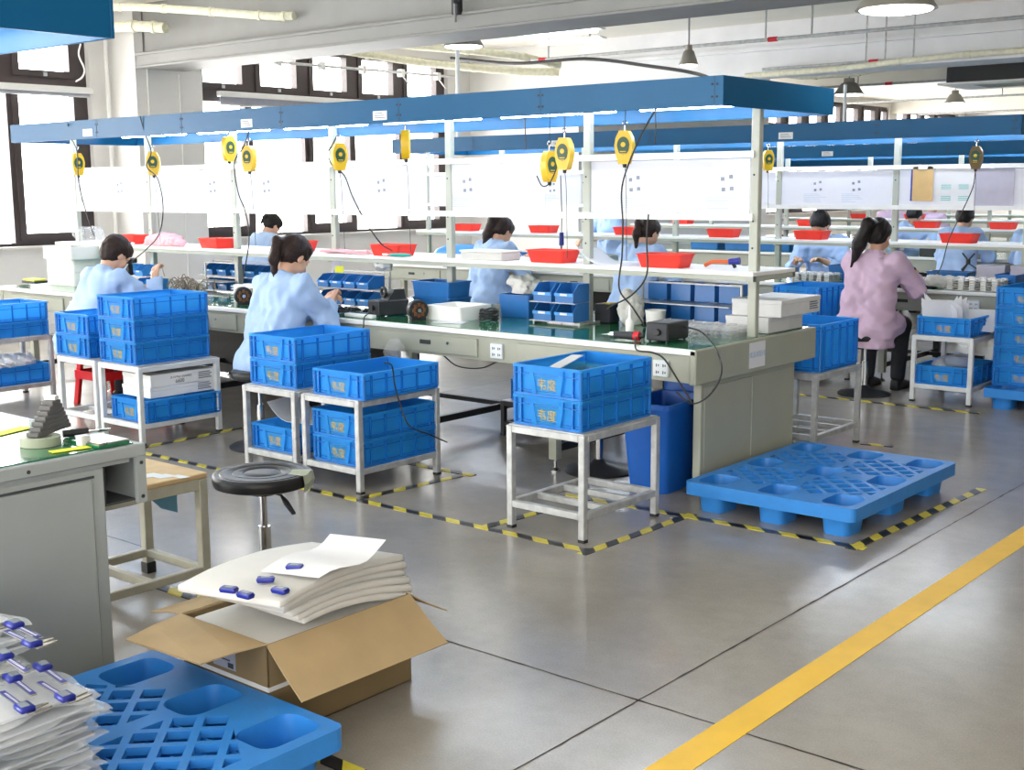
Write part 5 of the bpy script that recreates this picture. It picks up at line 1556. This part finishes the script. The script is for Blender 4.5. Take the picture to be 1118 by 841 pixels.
def office_stool(label, x, y, h, R_=.17, rz=0, rings=True, torn=False, base=True, m='vinyl'):
    r = T('round_stool', label, 'stool', (x, y, 0), rz, 'round swivel stools')
    s = MB().lathe([(0, -.055), (R_ * .82, -.055), (R_ * .97, -.045), (R_, -.022), (R_ * .985, -.006), (R_ * .95, .0), (R_ * .88, .0), (R_ * .86, -.003), (R_ * .84, .001), (R_ * .62, .0), (R_ * .60, -.004), (R_ * .58, .0), (R_ * .40, -.002), (R_ * .38, -.006), (R_ * .36, -.003), (0, -.005)], (0, 0, h), 44).build('seat', m, r, smooth=.8)
    if torn:
        t = MB(); vs = []
        for rr_, z in ((.62, .004), (1.0, .002), (1.035, -.03), (1.0, -.06)):
            for a in (-.32, -.16, 0, .14, .30): vs.append((R_ * rr_ * math.cos(a + .55), R_ * rr_ * math.sin(a + .55), h + z + (.008 if a == 0 else 0)))
        t.add(vs, [(5 * j + i, 5 * j + i + 1, 5 * j + i + 6, 5 * j + i + 5) for j in range(3) for i in range(4)])
        t.build('tape_patch', 'tape', s)
    MB().cyl((0, 0, h - .085), (0, 0, h - .055), .05, .07, 16).build('mount', 'black', r)
    l = MB(); l.bar((.02, .0, h - .07), (.085, .02, h - .082), .010, .008); l.loft([[(.08 + .045 * t, .02 + .012 * t + a * w_, h - .082 - .055 * t + c * w_ * .5) for a, c in ((-1, -1), (1, -1), (1, 1), (-1, 1))] for t, w_ in ((0, .006), (.5, .013), (1.2, .010))])
    l.build('height_lever', 'black', r, bevel=.003)
    MB().cyl((0, 0, .22), (0, 0, h - .06), .0135, n=16).build('piston', 'chrome', r, smooth=.6)
    MB().cyl((0, 0, .06), (0, 0, h - .21), .024, n=18).build('column', 'chrome', r, smooth=.6)
    if base:
        MB().lathe([(0, 0), (.19, 0), (.195, .008), (.18, .018), (.05, .045), (.028, .07), (0, .07)], n=36).build('base', 'black' if torn is False else 'chrome', r, smooth=.7)
    return r
office_stool('round black stool with a taped seat standing beside the grey bench end', -3.66, 2.90, .492, .188, 0, torn=True)
office_stool('round stool with black seat under the ponytailed worker in blue', -5.90, 4.68, .47)
office_stool('black round stool under the worker in pink', -3.86, 8.70, .46, .19, 2.3)
office_stool('black stool pushed under the front bench behind the front crates', -3.92, 5.42, .46)
def red_stool(label, x, y, rz=0):
    r = T('plastic_stool', label, 'stool', (x, y, 0), rz, 'red plastic stools')
    h, a, c = .45, .14, .18
    MB().plate(rrect(-a - .012, a + .012, -a - .012, a + .012, .04), [[(.02 * math.cos(t), .02 * math.sin(t)) for t in [2 * PI * i / 14 for i in range(14)]]], h - .02, h).build('seat', 'rstool', r, bevel=.004)
    for sx in (-1, 1):
        for sy in (-1, 1):
            MB().loft([[(sx * (q - dx), sy * (q - dy), z) for dx, dy in ((0, 0), (.05, 0), (.05, .012), (.012, .012), (.012, .05), (0, .05))] for z, q in ((0, c), (h - .02, a))]).build('leg', 'rstool', r)
    q = MB()
    for z0, z1 in ((h - .09, h - .02), (.19, .25)):
        for s in (-1, 1):
            k = lerp(c, a, z0 / h)
            q.box(-k, k, s * k - .004, s * k + .004, z0, z1); q.box(s * k - .004, s * k + .004, -k, k, z0, z1)
    q.build('apron', 'rstool', r)
    return r
red_stool('red plastic stool behind the pair of crates, by the short-haired worker', -8.02, 4.98)
red_stool('red plastic stool behind the stack of three crates', -7.50, 5.10, .15)
# foam boxes and cloth bags on the lower shelves
carton('lower white foam box with printed label on the left white stand', (-6.68, 4.58, .272), (.30, .48, .065), 0, True, 'styro')
c2 = carton('upper white foam box with black lettering on the left white stand', (-6.67, 4.58, .340), (.30, .48, .075), 0, True, 'styro')
MB().text('51042-30083', .030, tr(.1515, -.02, .052) @ FX).build('lettering', 'inkd', c2)
MB().text('6600', .034, tr(.1515, -.03, .022) @ FX).build('lettering', 'inkd', c2)
crumple('cloth_bag', 'grey-white folded cloth bags lying in the lower crate at the frame edge', 'bag', (-8.72, 4.56, .265), (.20, .28, .07), 'paper', 41)
leaf('newspaper sheet lying on the crate in the lower shelf of the pale stand', -5.25, 4.50, .275, .34, .30, .1, .2)
crumple('bubble_bag', 'clear bags of parts in the lower crate beside the worker in pink', 'bag', (-3.25, 8.86, .22), (.16, .22, .11), 'clear', 43)
crumple('plastic_bag', 'clear plastic bag hanging at the bench edge under the drawer', 'bag', (-5.20, 5.155, .50), (.09, .04, .16), 'clear', 44)
MB_ = None

# ------------------------------------------------------------------ square stool, cardboard box and pallet load in front
r = T('square_stool', 'square steel stool with cardboard top and yellow-black tape beside the grey bench', 'stool', (-4.10, 2.53, 0))
for a in (-1, 1):
    for c in (-1, 1):
        l = MB().bar((a * .19, c * .27, .03), (a * .19, c * .27, .45), .038, .038).build('leg', 'beige', r, bevel=.003)
        MB().bar((a * .19, c * .27, 0), (a * .19, c * .27, .045), .042, .042).build('foot_cap', 'rubber', l)
for nm, z, w_ in (('top_rail', .43, .045), ('lower_rail', .085, .032)):
    q = MB()
    for s in (-1, 1): q.bar((-.19, s * .27, z), (.19, s * .27, z), .03, w_); q.bar((s * .19, -.27, z), (s * .19, .27, z), .03, w_)
    q.build(nm, 'beige', r, bevel=.003)
MB().bar((-.19, .03, .085), (.19, .03, .085), .03, .03).build('cross_rail', 'beige', r)
t = MB().box(-.21, .21, -.29, .29, .452, .472).build('top', 'tan', r, bevel=.004)
q = MB()
for i in range(3): q.add([(.04 + .06 * i, .06 + .05 * i, .4728), (.10 + .06 * i, .06 + .05 * i, .4728), (.13 + .05 * i, .16 + .02 * i, .4732), (.06 + .05 * i, .15 + .02 * i, .4732)], [(0, 1, 2, 3)])
q.build('worn_patch', 'sticker', t)
q = MB()
for i in range(4): q.box(-.18 + .10 * i, -.13 + .10 * i, -.08, -.02, .472, .4735)
q.build('tape_stripes', 'ysticky', t); q = MB()
for i in range(4): q.box(-.13 + .10 * i, -.08 + .10 * i, -.08, -.02, .472, .4735)
q.build('tape_stripes', 'inkd', t)
tag(MB().add([(0, 0, 0), (0, .13, .0), (0, .13, -.09), (0, .06, -.06), (.002, 0, 0), (.002, .13, 0), (.002, .13, -.09), (.002, .06, -.06)], [(3, 2, 1, 0), (4, 5, 6, 7), (0, 1, 5, 4), (1, 2, 6, 5), (2, 3, 7, 6), (3, 0, 4, 7)]).build('blue_sheet', 'bluep', loc=(-3.97, 2.60, .408)), 'blue-grey sheet hanging below the square stool top', 'sheet')

r = T('cardboard_box', 'open cardboard box full of white foam sheets beside the front pallet', 'box', (-2.86, 2.385, 0))
w_, d_, h, t = .20, .285, .285, .006
b = MB().box(-w_, w_, -d_, d_, 0, t); b.box(-w_, -w_ + t, -d_, d_, 0, h); b.box(w_ - t, w_, -d_, d_, 0, h); b.box(-w_, w_, -d_, -d_ + t, 0, h); b.box(-w_, w_, d_ - t, d_, 0, h)
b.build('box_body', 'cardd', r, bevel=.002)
def flap(p, q, e0, e1, nm='flap'):
    p, q, e0, e1 = map(Vector, (p, q, e0, e1)); n = (q - p).cross(e0 - p).normalized() * .0045
    mid0, mid1 = (p + e0) / 2 + n * .8, (q + e1) / 2 + n * .8
    vs = [p, mid0, e0, q, mid1, e1]; vs = vs + [v + n for v in vs]
    MB().add(vs, [(0, 1, 4, 3), (1, 2, 5, 4), (9, 10, 7, 6), (10, 11, 8, 7), (0, 6, 7, 1), (1, 7, 8, 2), (3, 4, 10, 9), (4, 5, 11, 10), (2, 8, 11, 5), (0, 3, 9, 6)]).build(nm, 'card', r)
flap((w_, -d_, h), (w_, d_, h), (w_ + .150, -d_ - .005, h - .125), (w_ + .155, d_ + .005, h - .125))
flap((w_, -d_, h), (-w_, -d_, h), (w_ - .012, -d_ - .215, h + .005), (-w_ + .01, -d_ - .20, h - .02))
flap((w_, d_, h), (-w_, d_, h), (w_ + .0, d_ + .17, h - .10), (-w_ + .01, d_ + .19, h - .08))
flap((-w_, -d_, h), (-w_, d_, h), (-w_ - .16, -d_, h - .03), (-w_ - .16, d_, h - .03))
q = MB().box(-w_ - .001, w_ + .001, -d_ - .0015, -d_, .145, .158); q.box(w_, w_ + .0015, -d_ - .001, d_ + .001, .145, .158)
q.build('strapping_tape', 'lightgrey', r)
q = MB().box(-.05, .055, -d_ - .0012, -d_, .17, .27).build('shipping_label', 'blind', r)
k = MB()
for i in range(4): k.box(-.04, .03 - .01 * i, -d_ - .0018, -d_ - .0012, .195 + .015 * i, .199 + .015 * i)
k.box(.02, .045, -d_ - .0019, -d_ - .0012, .175, .19); k.build('label_print', 'inkd', q)
# flat sheets inside the box, curved foam sheets standing out of it
for k in range(5):
    tag(MB().plate(rrect(-.18, .18, -.265, .265, .01), [], 0, .021).build('foam_sheet', 'foam', loc=(-2.86 + .003 * k, 2.385, .165 + .023 * k), bevel=.003), 'flat white foam sheet deep inside the cardboard box, %s layer under the curved ones' % ORD[4 - k], 'foam sheet', 'foam sheets in the cardboard box')
rr = random.Random(5)
for k in range(6):
    b = MB(); n = 14; vs = []; L_, W_ = .66 - .04 * (5 - k), .355
    z0 = .284 + .0225 * k
    off = (-.004 * (5 - k) + .015 * rr.random(), .022 * (5 - k) + .01 * rr.random())
    rings = []
    for i in range(n + 1):
        u = i / n - .5
        lift = .022 * math.sin(PI * (u + .5)) - .055 * u - .03 * max(0, -u - .3)
        rings.append([(x + off[0], u * L_ + off[1], z0 + lift + z) for x, z in ((-W_ / 2, .0), (-W_ / 2, .021), (W_ / 2, .021), (W_ / 2, 0))])
    b.loft(rings)
    tag(b.build('foam_sheet', 'foam', loc=(-2.83, 2.345, 0), rz=.25 - .045 * (5 - k), bevel=.004, smooth=.9), 'white foam sheet in the cardboard box, %s from the top' % ('topmost one, first', 'second', 'third', 'fourth', 'fifth', 'sixth')[5 - k], 'foam sheet', 'foam sheets in the cardboard box')
ZF = .462
b = MB(); vs = []; n = 8
for j in (0, .0015):
    for i in range(n + 1):
        u = i / n
        for v in (-.5, .5): vs.append((v * .21 + .02 * math.sin(u * 3), u * .33 - .165, j + .012 + .012 * math.sin(u * 7 + v) + .02 * (u - .5)))
N2 = 2 * (n + 1); fs = []
for i in range(n):
    q = (2 * i, 2 * i + 2, 2 * i + 3, 2 * i + 1); fs += [tuple(reversed(q)), tuple(c + N2 for c in q), (2 * i, N2 + 2 * i, N2 + 2 * i + 2, 2 * i + 2), (2 * i + 1, 2 * i + 3, N2 + 2 * i + 3, N2 + 2 * i + 1)]
b.add(vs, fs); tag(b.build('paper_sheet', 'paper', loc=(-2.715, 2.37, ZF - .006), rz=.2, smooth=1), 'plain white paper sheet on top of the foam sheets', 'paper')
for k, (px, py, rz) in enumerate(((250, 644, .4), (268, 650, .1), (290, 633, .8), (306, 645, .2), (322, 623, .5))):
    p = at(px, py, Z=.458)
    m_ = MB().loft([[(x, y, z) for x, y in rrect(-.026 * s, .026 * s, -.014 * s, .014 * s, .006 * s)] for z, s in ((0, .9), (.008, 1), (.014, .85))])
    o = T('plastic_packet', 'small dark blue packet on the foam sheets, ' + ('nearest the left flap', 'at the near edge', 'behind the others in the middle', 'closest to the paper sheet', 'peeking from under the paper sheet')[k], 'packet', (p.x, p.y, .452 if k < 4 else .462), rz, 'blue packets on the foam sheets')
    m_.build('packet_body', 'navy', o, smooth=.9); MB().box(-.012, .012, -.007, .007, .014, .0148).build('packet_label', 'screen', o)
# bags with calipers on the front pallet
rr = random.Random(9)
def bag(x, y, z, rz, label, sx=.17, sy=.24):
    r = T('caliper_bag', label, 'bag', (x, y, z), rz, 'clear bags stacked on the front pallet')
    c = MB(); c.box(-sx + .012, sx - .04, -sy + .015, sy - .015, .003, .009); c.build('backing_card', 'greycard', r)
    b = MB(); nx, ny = 14, 18; vs = []; fs = []
    for s in (1, -1):
        for i in range(nx + 1):
            for j in range(ny + 1):
                u, v = i / nx * 2 - 1, j / ny * 2 - 1
                e = (1 - u ** 6) * (1 - v ** 6)
                vs.append((u * sx * (1 + .03 * math.sin(v * 9 + z * 90)), v * sy * (1 + .02 * math.sin(u * 11 + z * 70)), .010 + s * e * (.013 if s > 0 else .010) + (.004 * math.sin(u * 17 + v * 9 + z * 50) + .003 * math.sin(v * 31 - u * 12)) * (.3 + e * .7) + .012 * (1 - e) * math.sin(v * 6 + u * 4 + z * 40) * .6))
    K = (nx + 1) * (ny + 1)
    for i in range(nx):
        for j in range(ny):
            a = i * (ny + 1) + j
            q = (a, a + ny + 1, a + ny + 2, a + 1); fs += [q, tuple(K + c for c in reversed(q))]
    b.add(vs, fs); b.build('bag_film', 'clear', r, smooth=1.2)
    return r
for k in range(9):
    bag(-2.72 + rr.uniform(-.02, .02) + .004 * k, 1.28 + rr.uniform(-.015, .015), .147 + .0265 * k, rr.uniform(-.08, .08), 'clear caliper bag on the front pallet, %s layer up in the nearer pile' % (ORD + ['topmost'])[k])
ORD2 = ORD + ['ninth', 'tenth', 'eleventh', 'topmost']
for k in range(12):
    bag(-3.03 + rr.uniform(-.02, .02), 1.30 + rr.uniform(-.02, .02), .147 + .0275 * k, rr.uniform(-.12, .12), 'clear caliper bag in the pile against the grey cabinet, %s layer up' % ORD2[k])
def make_caliper():
    r = T('digital_caliper', 'digital caliper', 'caliper', (0, 0, -50), 0, 'blue digital calipers in bags')
    MB().box(-.085, .085, -.008, .008, 0, .004).build('beam', 'chrome', r, bevel=.001)
    k = MB().box(-.02, .083, -.0065, .0065, .004, .0046).build('scale_strip', 'navy', r)
    q = MB()
    for i in range(9): q.box(-.012 + .009 * i, -.0105 + .009 * i + .003, -.003, .003, .0046, .0050)
    q.build('scale_marks', 'paper', k)
    h = MB().box(-.07, -.025, -.018, .018, -.002, .013).build('slider', 'navy', r, bevel=.004, smooth=.8)
    MB().box(-.064, -.034, -.007, .012, .0132, .0142).build('display', 'screen', h)
    j = MB()
    for x in (-.087, -.066):
        j.add([(x, -.008, 0), (x + .018, -.008, 0), (x + .016, -.05, 0), (x + .012, -.052, 0), (x, -.008, .004), (x + .018, -.008, .004), (x + .016, -.05, .004), (x + .012, -.052, .004)], [(0, 1, 2, 3), (7, 6, 5, 4), (0, 4, 5, 1), (1, 5, 6, 2), (2, 6, 7, 3), (3, 7, 4, 0)])
    j.build('jaws', 'chrome', r)
    return r
CAL = make_caliper()
cals = [((47, 730), (93, 763), .395, 'nearest the corner of the bag pile'), ((14, 742), (50, 770), .395, 'lying second from the pile corner'), ((71, 763), (25, 735), .395, 'with its head towards the open floor'),
        ((27, 775), (0, 755), .395, 'in the middle of the nearer pile'), ((35, 704), (6, 690), .485, 'in the far bag by the cabinet'), ((16, 684), (48, 700), .485, 'sticking up against the cabinet side'), ((4, 718), (30, 735), .485, 'at the frame edge of the pile')]
for k, (hp_, tp, z, lb) in enumerate(cals):
    p, q = at(*hp_, Z=z), at(*tp, Z=z)
    d = (q - p).normalized(); c = p + d * .047
    pos, rz = (c.x, c.y, z), math.atan2(d.y, d.x)
    lb = 'dark blue digital caliper in a bag, ' + lb
    if k == 0: CAL.location = pos; CAL.rotation_euler[2] = rz; CAL['label'] = lb
    else: dup(CAL, pos, rz, lb)

# ------------------------------------------------------------------ on the near bench
Z0 = .755
for k in range(8):
    s = 8 - k
    tag(MB().box(-.02, .02, -.012 * s + .0, .012 * s, 0, .0135).build('gauge_strip', 'gauge' if k < 7 else 'lightgrey', loc=(-3.64 - .0035 * k, 2.04 + .004 * k, Z0 + .014 * k + .028), rz=.5, bevel=.0015), 'grey strip in the stepped stack on the near bench, %s from the bottom' % ORD[k], 'gauge strip', 'stepped gauge stack')
tag(MB().plate([(.062 * math.cos(t), .062 * math.sin(t)) for t in [2 * PI * i / 40 for i in range(40)]], [[(.036 * math.cos(t), .036 * math.sin(t)) for t in [2 * PI * i / 32 for i in range(32)]]], 0, .027).build('tape_roll', 'tape', loc=(-3.60, 1.985, Z0), smooth=.6), 'roll of greenish-white tape before the stepped stack', 'tape roll')
tag(MB().box(-.02, .02, -.06, .06, 0, .0015).build('sticky_note', 'ysticky', loc=(-3.455, 2.0, Z0 + .001), rz=-.15), 'yellow-green paper strip at the edge of the near bench', 'paper')
tag(MB().box(-.03, .03, -.08, .08, 0, .0015).build('sticky_note', 'ysticky', loc=(-3.88, 2.03, Z0 + .001), rz=.3), 'pale yellow paper strip farther on the near bench by the frame edge', 'paper')
tag(MB().box(-.05, .05, -.035, .035, 0, .0015).build('white_card', 'paper', loc=(-3.47, 2.055, Z0 + .016), rz=.1).copy() and MB().box(-.03, .03, -.018, .018, 0, .03).build('white_card', 'paper', loc=(-3.475, 2.06, Z0), rz=.1), 'small white block beside the yellow strip on the near bench', 'card') if False else None
tag(MB().box(-.014, .014, -.018, .018, 0, .032).build('white_block', 'paper', loc=(-3.485, 2.065, Z0), rz=.1, bevel=.002), 'small white block beside the tape roll on the near bench', 'block')
r = T('hand_tool', 'black and silver hand tool behind the stepped stack', 'tool', (-3.62, 2.13, Z0 + .014), 1.2)
MB().cyl((-.05, 0, 0), (.03, 0, 0), .012, .014, 12).build('handle', 'rubber', r, smooth=.6); MB().box(.03, .10, -.006, .006, -.004, .004).build('blade', 'chrome', r)
r = T('metal_plate', 'thin dark folder with a silver metal plate on the corner of the near bench', 'folder', (-3.50, 2.12, Z0))
MB().box(-.10, .10, -.055, .055, 0, .008).build('folder_board', 'green', r); MB().box(-.095, .09, -.02, .06, .008, .012).build('plate', 'alum', r, bevel=.001); MB().box(.02, .095, -.05, -.02, .008, .014).build('rule', 'chrome', r)

# ------------------------------------------------------------------ under the ceiling
def pendant(label, x, y, z, R_=.20, rod=True):
    r = T('pendant_lamp', label, 'lamp', (x, y, z), 0, 'pendant lamps')
    MB().lathe([(R_, 0), (R_ * .97, .008), (R_ * .52, .15), (R_ * .36, .165), (R_ * .34, .22), (0, .225), (0, .215), (R_ * .3, .21), (R_ * .33, .16), (R_ * .5, .145), (R_ * .95, .004)], n=36).build('lamp_shade', 'shade', r, smooth=.6)
    MB().lathe([(0, -.022), (R_ * .5, -.019), (R_ * .84, -.008), (R_ * .93, .006), (0, .01)], n=30).build('glowing_disc', 'lampglow', r)
    MB().cyl((0, 0, .22), (0, 0, CZ - z), .010, n=8).build('hanging_rod', 'duct', r)
    return r
pendant('pendant lamp with a grey bell shade just under the ceiling beam behind the front canopy', -8.2, 9.1, 2.87)
pendant('pendant lamp cut by the top of the frame', -2.83, 6.6, 2.47, .215)
pendant('small pendant lamp peeking over the front canopy near its corner', -7.62, 12.2, 2.87, .11)
pendant('pendant lamp above the far windows beside the white pole', -7.71, 16.5, 2.77, .21)
pendant('farthest pendant lamp, small and bright under the pale ceiling', -8.3, 22.0, 2.93, .18)
def pole(label, x, y, z0, z1=CZ, r_=.022, m='white'):
    tag(MB().cyl((x, y, z0), (x, y, z1), r_, n=12).build('conduit_pole', m, smooth=.6), label, 'pole', 'white conduit poles')
pole('white conduit pole rising from the second canopy below a pendant lamp', -9.1, 10.0, 2.045)
pole('white conduit pole below the pendant lamp by the far windows', -6.87, 14.6, 1.99, 2.75)
pole('white conduit pole running down the side of the grey column', -12.42, 7.92, 0, CZ)
def pipe(label, p, q, r_=.022, m='steel', hang=(), red=()):
    r = T('ceiling_pipe', label, 'pipe', p, 0, 'ceiling pipes')
    q = Vector(q) - Vector(p)
    MB().cyl((0, 0, 0), q, r_, n=10).build('pipe_run', m, r, smooth=.6)
    for t, zz in hang: c = q * t; MB().cyl((c.x, c.y, c.z), (c.x, c.y, CZ - p[2]), r_ * .55, n=8).build('hanger', m, r)
    for t in red: c = q * t; MB().cyl(c - q.normalized() * .055, c + q.normalized() * .055, r_ * 1.35, n=10).build('red_coupling', 'redpaint', r)
pipe('long grey pipe with red couplings in front of the second beam', (-10.2, 12.6, 3.12), (-1, 12.6, 3.12), .020, 'steel', ((.03, 0), (.36, 0), (.42, 0)), ((.02, ), (.37, ))[0] + (.37,))
pipe('grey pipe under the second beam carrying hangers and a red coupling', (-7.6, 13.85, 2.93), (-1, 13.85, 2.93), .018, 'steel', ((.20, 0), (.235, 0), (.285, 0)), (.215,))
pipe('thin far pipe across the pale ceiling', (-11, 18.5, 3.05), (-1, 18.5, 3.05), .018, 'steel', ((.25, 0), (.4, 0), (.6, 0)), (.3,))
pipe('second thin far pipe across the pale ceiling', (-11, 23.5, 3.12), (-1, 23.5, 3.12), .02, 'steel', ((.3, 0), (.5, 0), (.7, 0)), (.42,))
pipe('farthest thin pipe across the pale ceiling', (-12, 29.5, 3.18), (-1, 29.5, 3.18), .022, 'steel', ((.3, 0), (.55, 0)), ())
pipe('opener rod along the tops of the five-pane window', (-12.36, 9.8, 3.08), (-12.36, 13.5, 3.10), .018, 'alum')
for k in range(5):
    r = T('rod_bracket', 'white bracket holding the opener rod, %s from the column' % ORD[k], 'bracket', (-12.40, 10.3 + .72 * k, 3.09), 0, 'opener rod brackets')
    MB().box(-.03, .06, -.035, .035, -.05, .05).build('bracket_body', 'white', r, bevel=.006); MB().bar((.03, 0, -.03), (.03, .16, -.16), .014, .014).build('bracket_arm', 'white', r)
def wrapped(label, pts, r_=.05):
    k = MB(); P_ = smooth_pts(pts, 8); k.tube(P_, r_, 10)
    for i in range(3, len(P_) - 1, 5): k.cyl(P_[i] - (P_[i + 1] - P_[i]).normalized() * .02, P_[i] + (P_[i + 1] - P_[i]).normalized() * .02, r_ * 1.18, n=10)
    tag(k.build('wrapped_duct', 'ivory', smooth=1), label, 'duct', 'ivory wrapped ducts')
wrapped('ivory wrapped duct running along the top of the shutter beam to its bolt', [(-12.4, 7.5, 3.42), (-11.6, 7.6, 3.40), (-10.6, 7.75, 3.29), (-9.6, 7.88, 3.16), (-9.3, 7.95, 3.14)], .04)
wrapped('ivory wrapped duct between the column and the shutter beam end', [(-12.3, 7.7, 3.25), (-11.6, 7.75, 3.22), (-11.2, 7.85, 3.18)], .055)
wrapped('upper ivory duct behind the shutter beam curving to the pale wall', [(-12.3, 10.6, 3.44), (-11.7, 11.6, 3.36), (-10.6, 12.6, 3.22), (-10.2, 13.2, 3.10)], .05)
wrapped('lower ivory duct behind the shutter beam curving to the pale wall', [(-12.3, 11.2, 3.30), (-11.8, 12.2, 3.18), (-10.9, 12.9, 3.06), (-10.3, 13.3, 3.03)], .05)
wrapped('long ivory duct along the lower edge of the second beam', [(-7.8, 13.8, 2.86), (-6.6, 13.8, 2.87), (-5.4, 13.8, 2.92), (-4.0, 13.8, 2.93), (-2, 13.8, 2.95)], .035)
wrapped('ivory duct sagging beyond the second beam', [(-8.6, 15.6, 3.48), (-8.3, 15.6, 3.05), (-7.4, 15.6, 2.98), (-6.4, 15.6, 3.05), (-5.2, 15.6, 3.1)], .05)
k = MB(); k.tube(smooth_pts([(-11.4, 12.4, 3.22), (-10.3, 12.4, 3.08), (-9.2, 12.4, 3.06), (-8.3, 12.4, 2.92), (-7.6, 12.4, 2.78), (-7.2, 12.4, 2.6)], 8), .02, 8)
tag(k.build('black_hose', 'rubber', smooth=1), 'black hose sagging behind the front canopy near the pale wall', 'hose')
r = T('air_conditioner', 'black-sided ceiling cassette with a white grille at the top corner', 'air conditioner', (-5.75, 17.2, 2.84))
MB().box(-.72, 1.3, -.4, .5, .03, .24).build('casing', 'black', r, bevel=.01)
MB().box(-.80, 1.4, -.5, .6, 0, .03).build('grille_panel', 'white', r, bevel=.006)
q = MB()
for s in range(6): q.box(-.4, .9, -.25 + .1 * s, -.22 + .1 * s, -.004, 0)
q.build('grille_slots', 'duct', r)
for k, (px, py, w_, lb) in enumerate(((612, 36, .55, 'flat white fluorescent panel lamp, upper of two beside the shutter beam'), (622, 44, .42, 'flat white reflector tilted below the fluorescent panel'))):
    p = at(px, py, 11.2 + .35 * k)
    r = T('panel_lamp', lb, 'lamp', tuple(p), .2 * k, 'flat panel lamps')
    MB().box(-w_, w_, -.09, .09, 0, .018).build('reflector', 'white', r, bevel=.004)
    MB().cyl((-w_ + .05, 0, -.02), (w_ - .05, 0, -.02), .014, n=8).build('lamp_tube', 'tube', r)
    for s in (-1, 1): MB().cyl((s * w_ * .6, 0, .018), (s * w_ * .6, 0, CZ - p.z), .01, n=6).build('hanger', 'duct', r)
r = T('beam_clamp', 'dark metal clamp on the shutter beam above the pendant lamp', 'clamp', (-7.2, 7.92, 3.06)); MB().box(-.04, .04, -.04, .03, -.10, .12).build('clamp_body', 'inkd', r, bevel=.01); MB().cyl((0, -.03, -.16), (0, -.03, .2), .014, n=8).build('clamp_bolt', 'duct', r); MB().ball((.03, -.05, .02), .04, 8).build('clamp_knob', 'inkd', r, smooth=PI)

# ------------------------------------------------------------------ people
person('short-haired worker in a pale blue coat bending over the far end of the front bench', (-7.88, 4.72, 0), .0, .40, 24, 38, .05, ((-.08, .50, .80), (.13, .52, .93)), 'short', 'hairb', mask=True, seed=1, hem=.40)
person('worker with a ponytail in a pale blue coat sitting behind two crates', (-5.90, 4.75, 0), .0, .42, 17, 36, .0, ((-.02, .46, .84), (.06, .47, .86)), 'ponytail', 'hairb', seed=2)
person('dark-haired worker far behind the ponytailed worker, bent behind a bench post', (-11.35, 8.95, 0), -.1, .44, 24, 45, .2, hair='bun', res=1.6, seed=3)
person('worker with long brown hair in a pale blue coat at the second bench', (-7.72, 8.78, 0), -.05, .44, 24, 40, 0, hair='long', haircol='hairb', res=1.35, seed=4, swing=-.10)
person('worker with a short brown ponytail in pale blue facing away at the second bench', (-6.04, 8.80, 0), -.1, .43, 18, 30, 0, hair='ponytail', haircol='hairb', res=1.35, seed=5)
person('standing worker half hidden behind the white document boards', (-8.0, 11.3, 0), PI - .6, .46, 4, 10, .3, ((-.2, .28, .98), (.2, .28, .98)), 'short', 'hair', res=1.6, stand=True, seed=6)
person('dark-haired worker in pale blue facing the camera behind the second bench', (-5.33, 11.12, 0), PI + .05, .47, 20, 35, 0, hair='short', res=1.4, seed=7)
person('worker in a pink coat with long black hair sitting at the second bench', (-3.86, 8.68, 0), .02, .43, 14, 20, -.3, ((-.05, .46, .82), (.16, .50, .86)), 'long', 'hair', 'coatp', hem=.36, res=1.0, seed=8, swing=-.10)
person('black-haired worker in pale blue seen from behind between the second and third bench', (-4.80, 12.95, 0), .0, .47, 16, 35, 0, hair='short', res=1.5, seed=9)
person('worker with bent head facing the camera behind the third bench', (-6.05, 15.2, 0), PI, .48, 24, 45, 0, hair='bun', res=1.8, seed=10)
person('worker in pale pink with dark hair far behind the worker in pink', (-7.6, 19.2, 0), 0, .48, 18, 30, 0, hair='bun', coat='coatp', res=1.9, seed=11)
person('dark-haired worker in pink farther back beside a post', (-8.3, 19.4, 0), 0, .50, 16, 30, 0, hair='short', coat='coatp', res=1.9, seed=12)
person('worker in pale blue at the right frame edge behind the second bench', (-4.02, 12.95, 0), .0, .47, 16, 35, 0, hair='ponytail', res=1.5, seed=13)
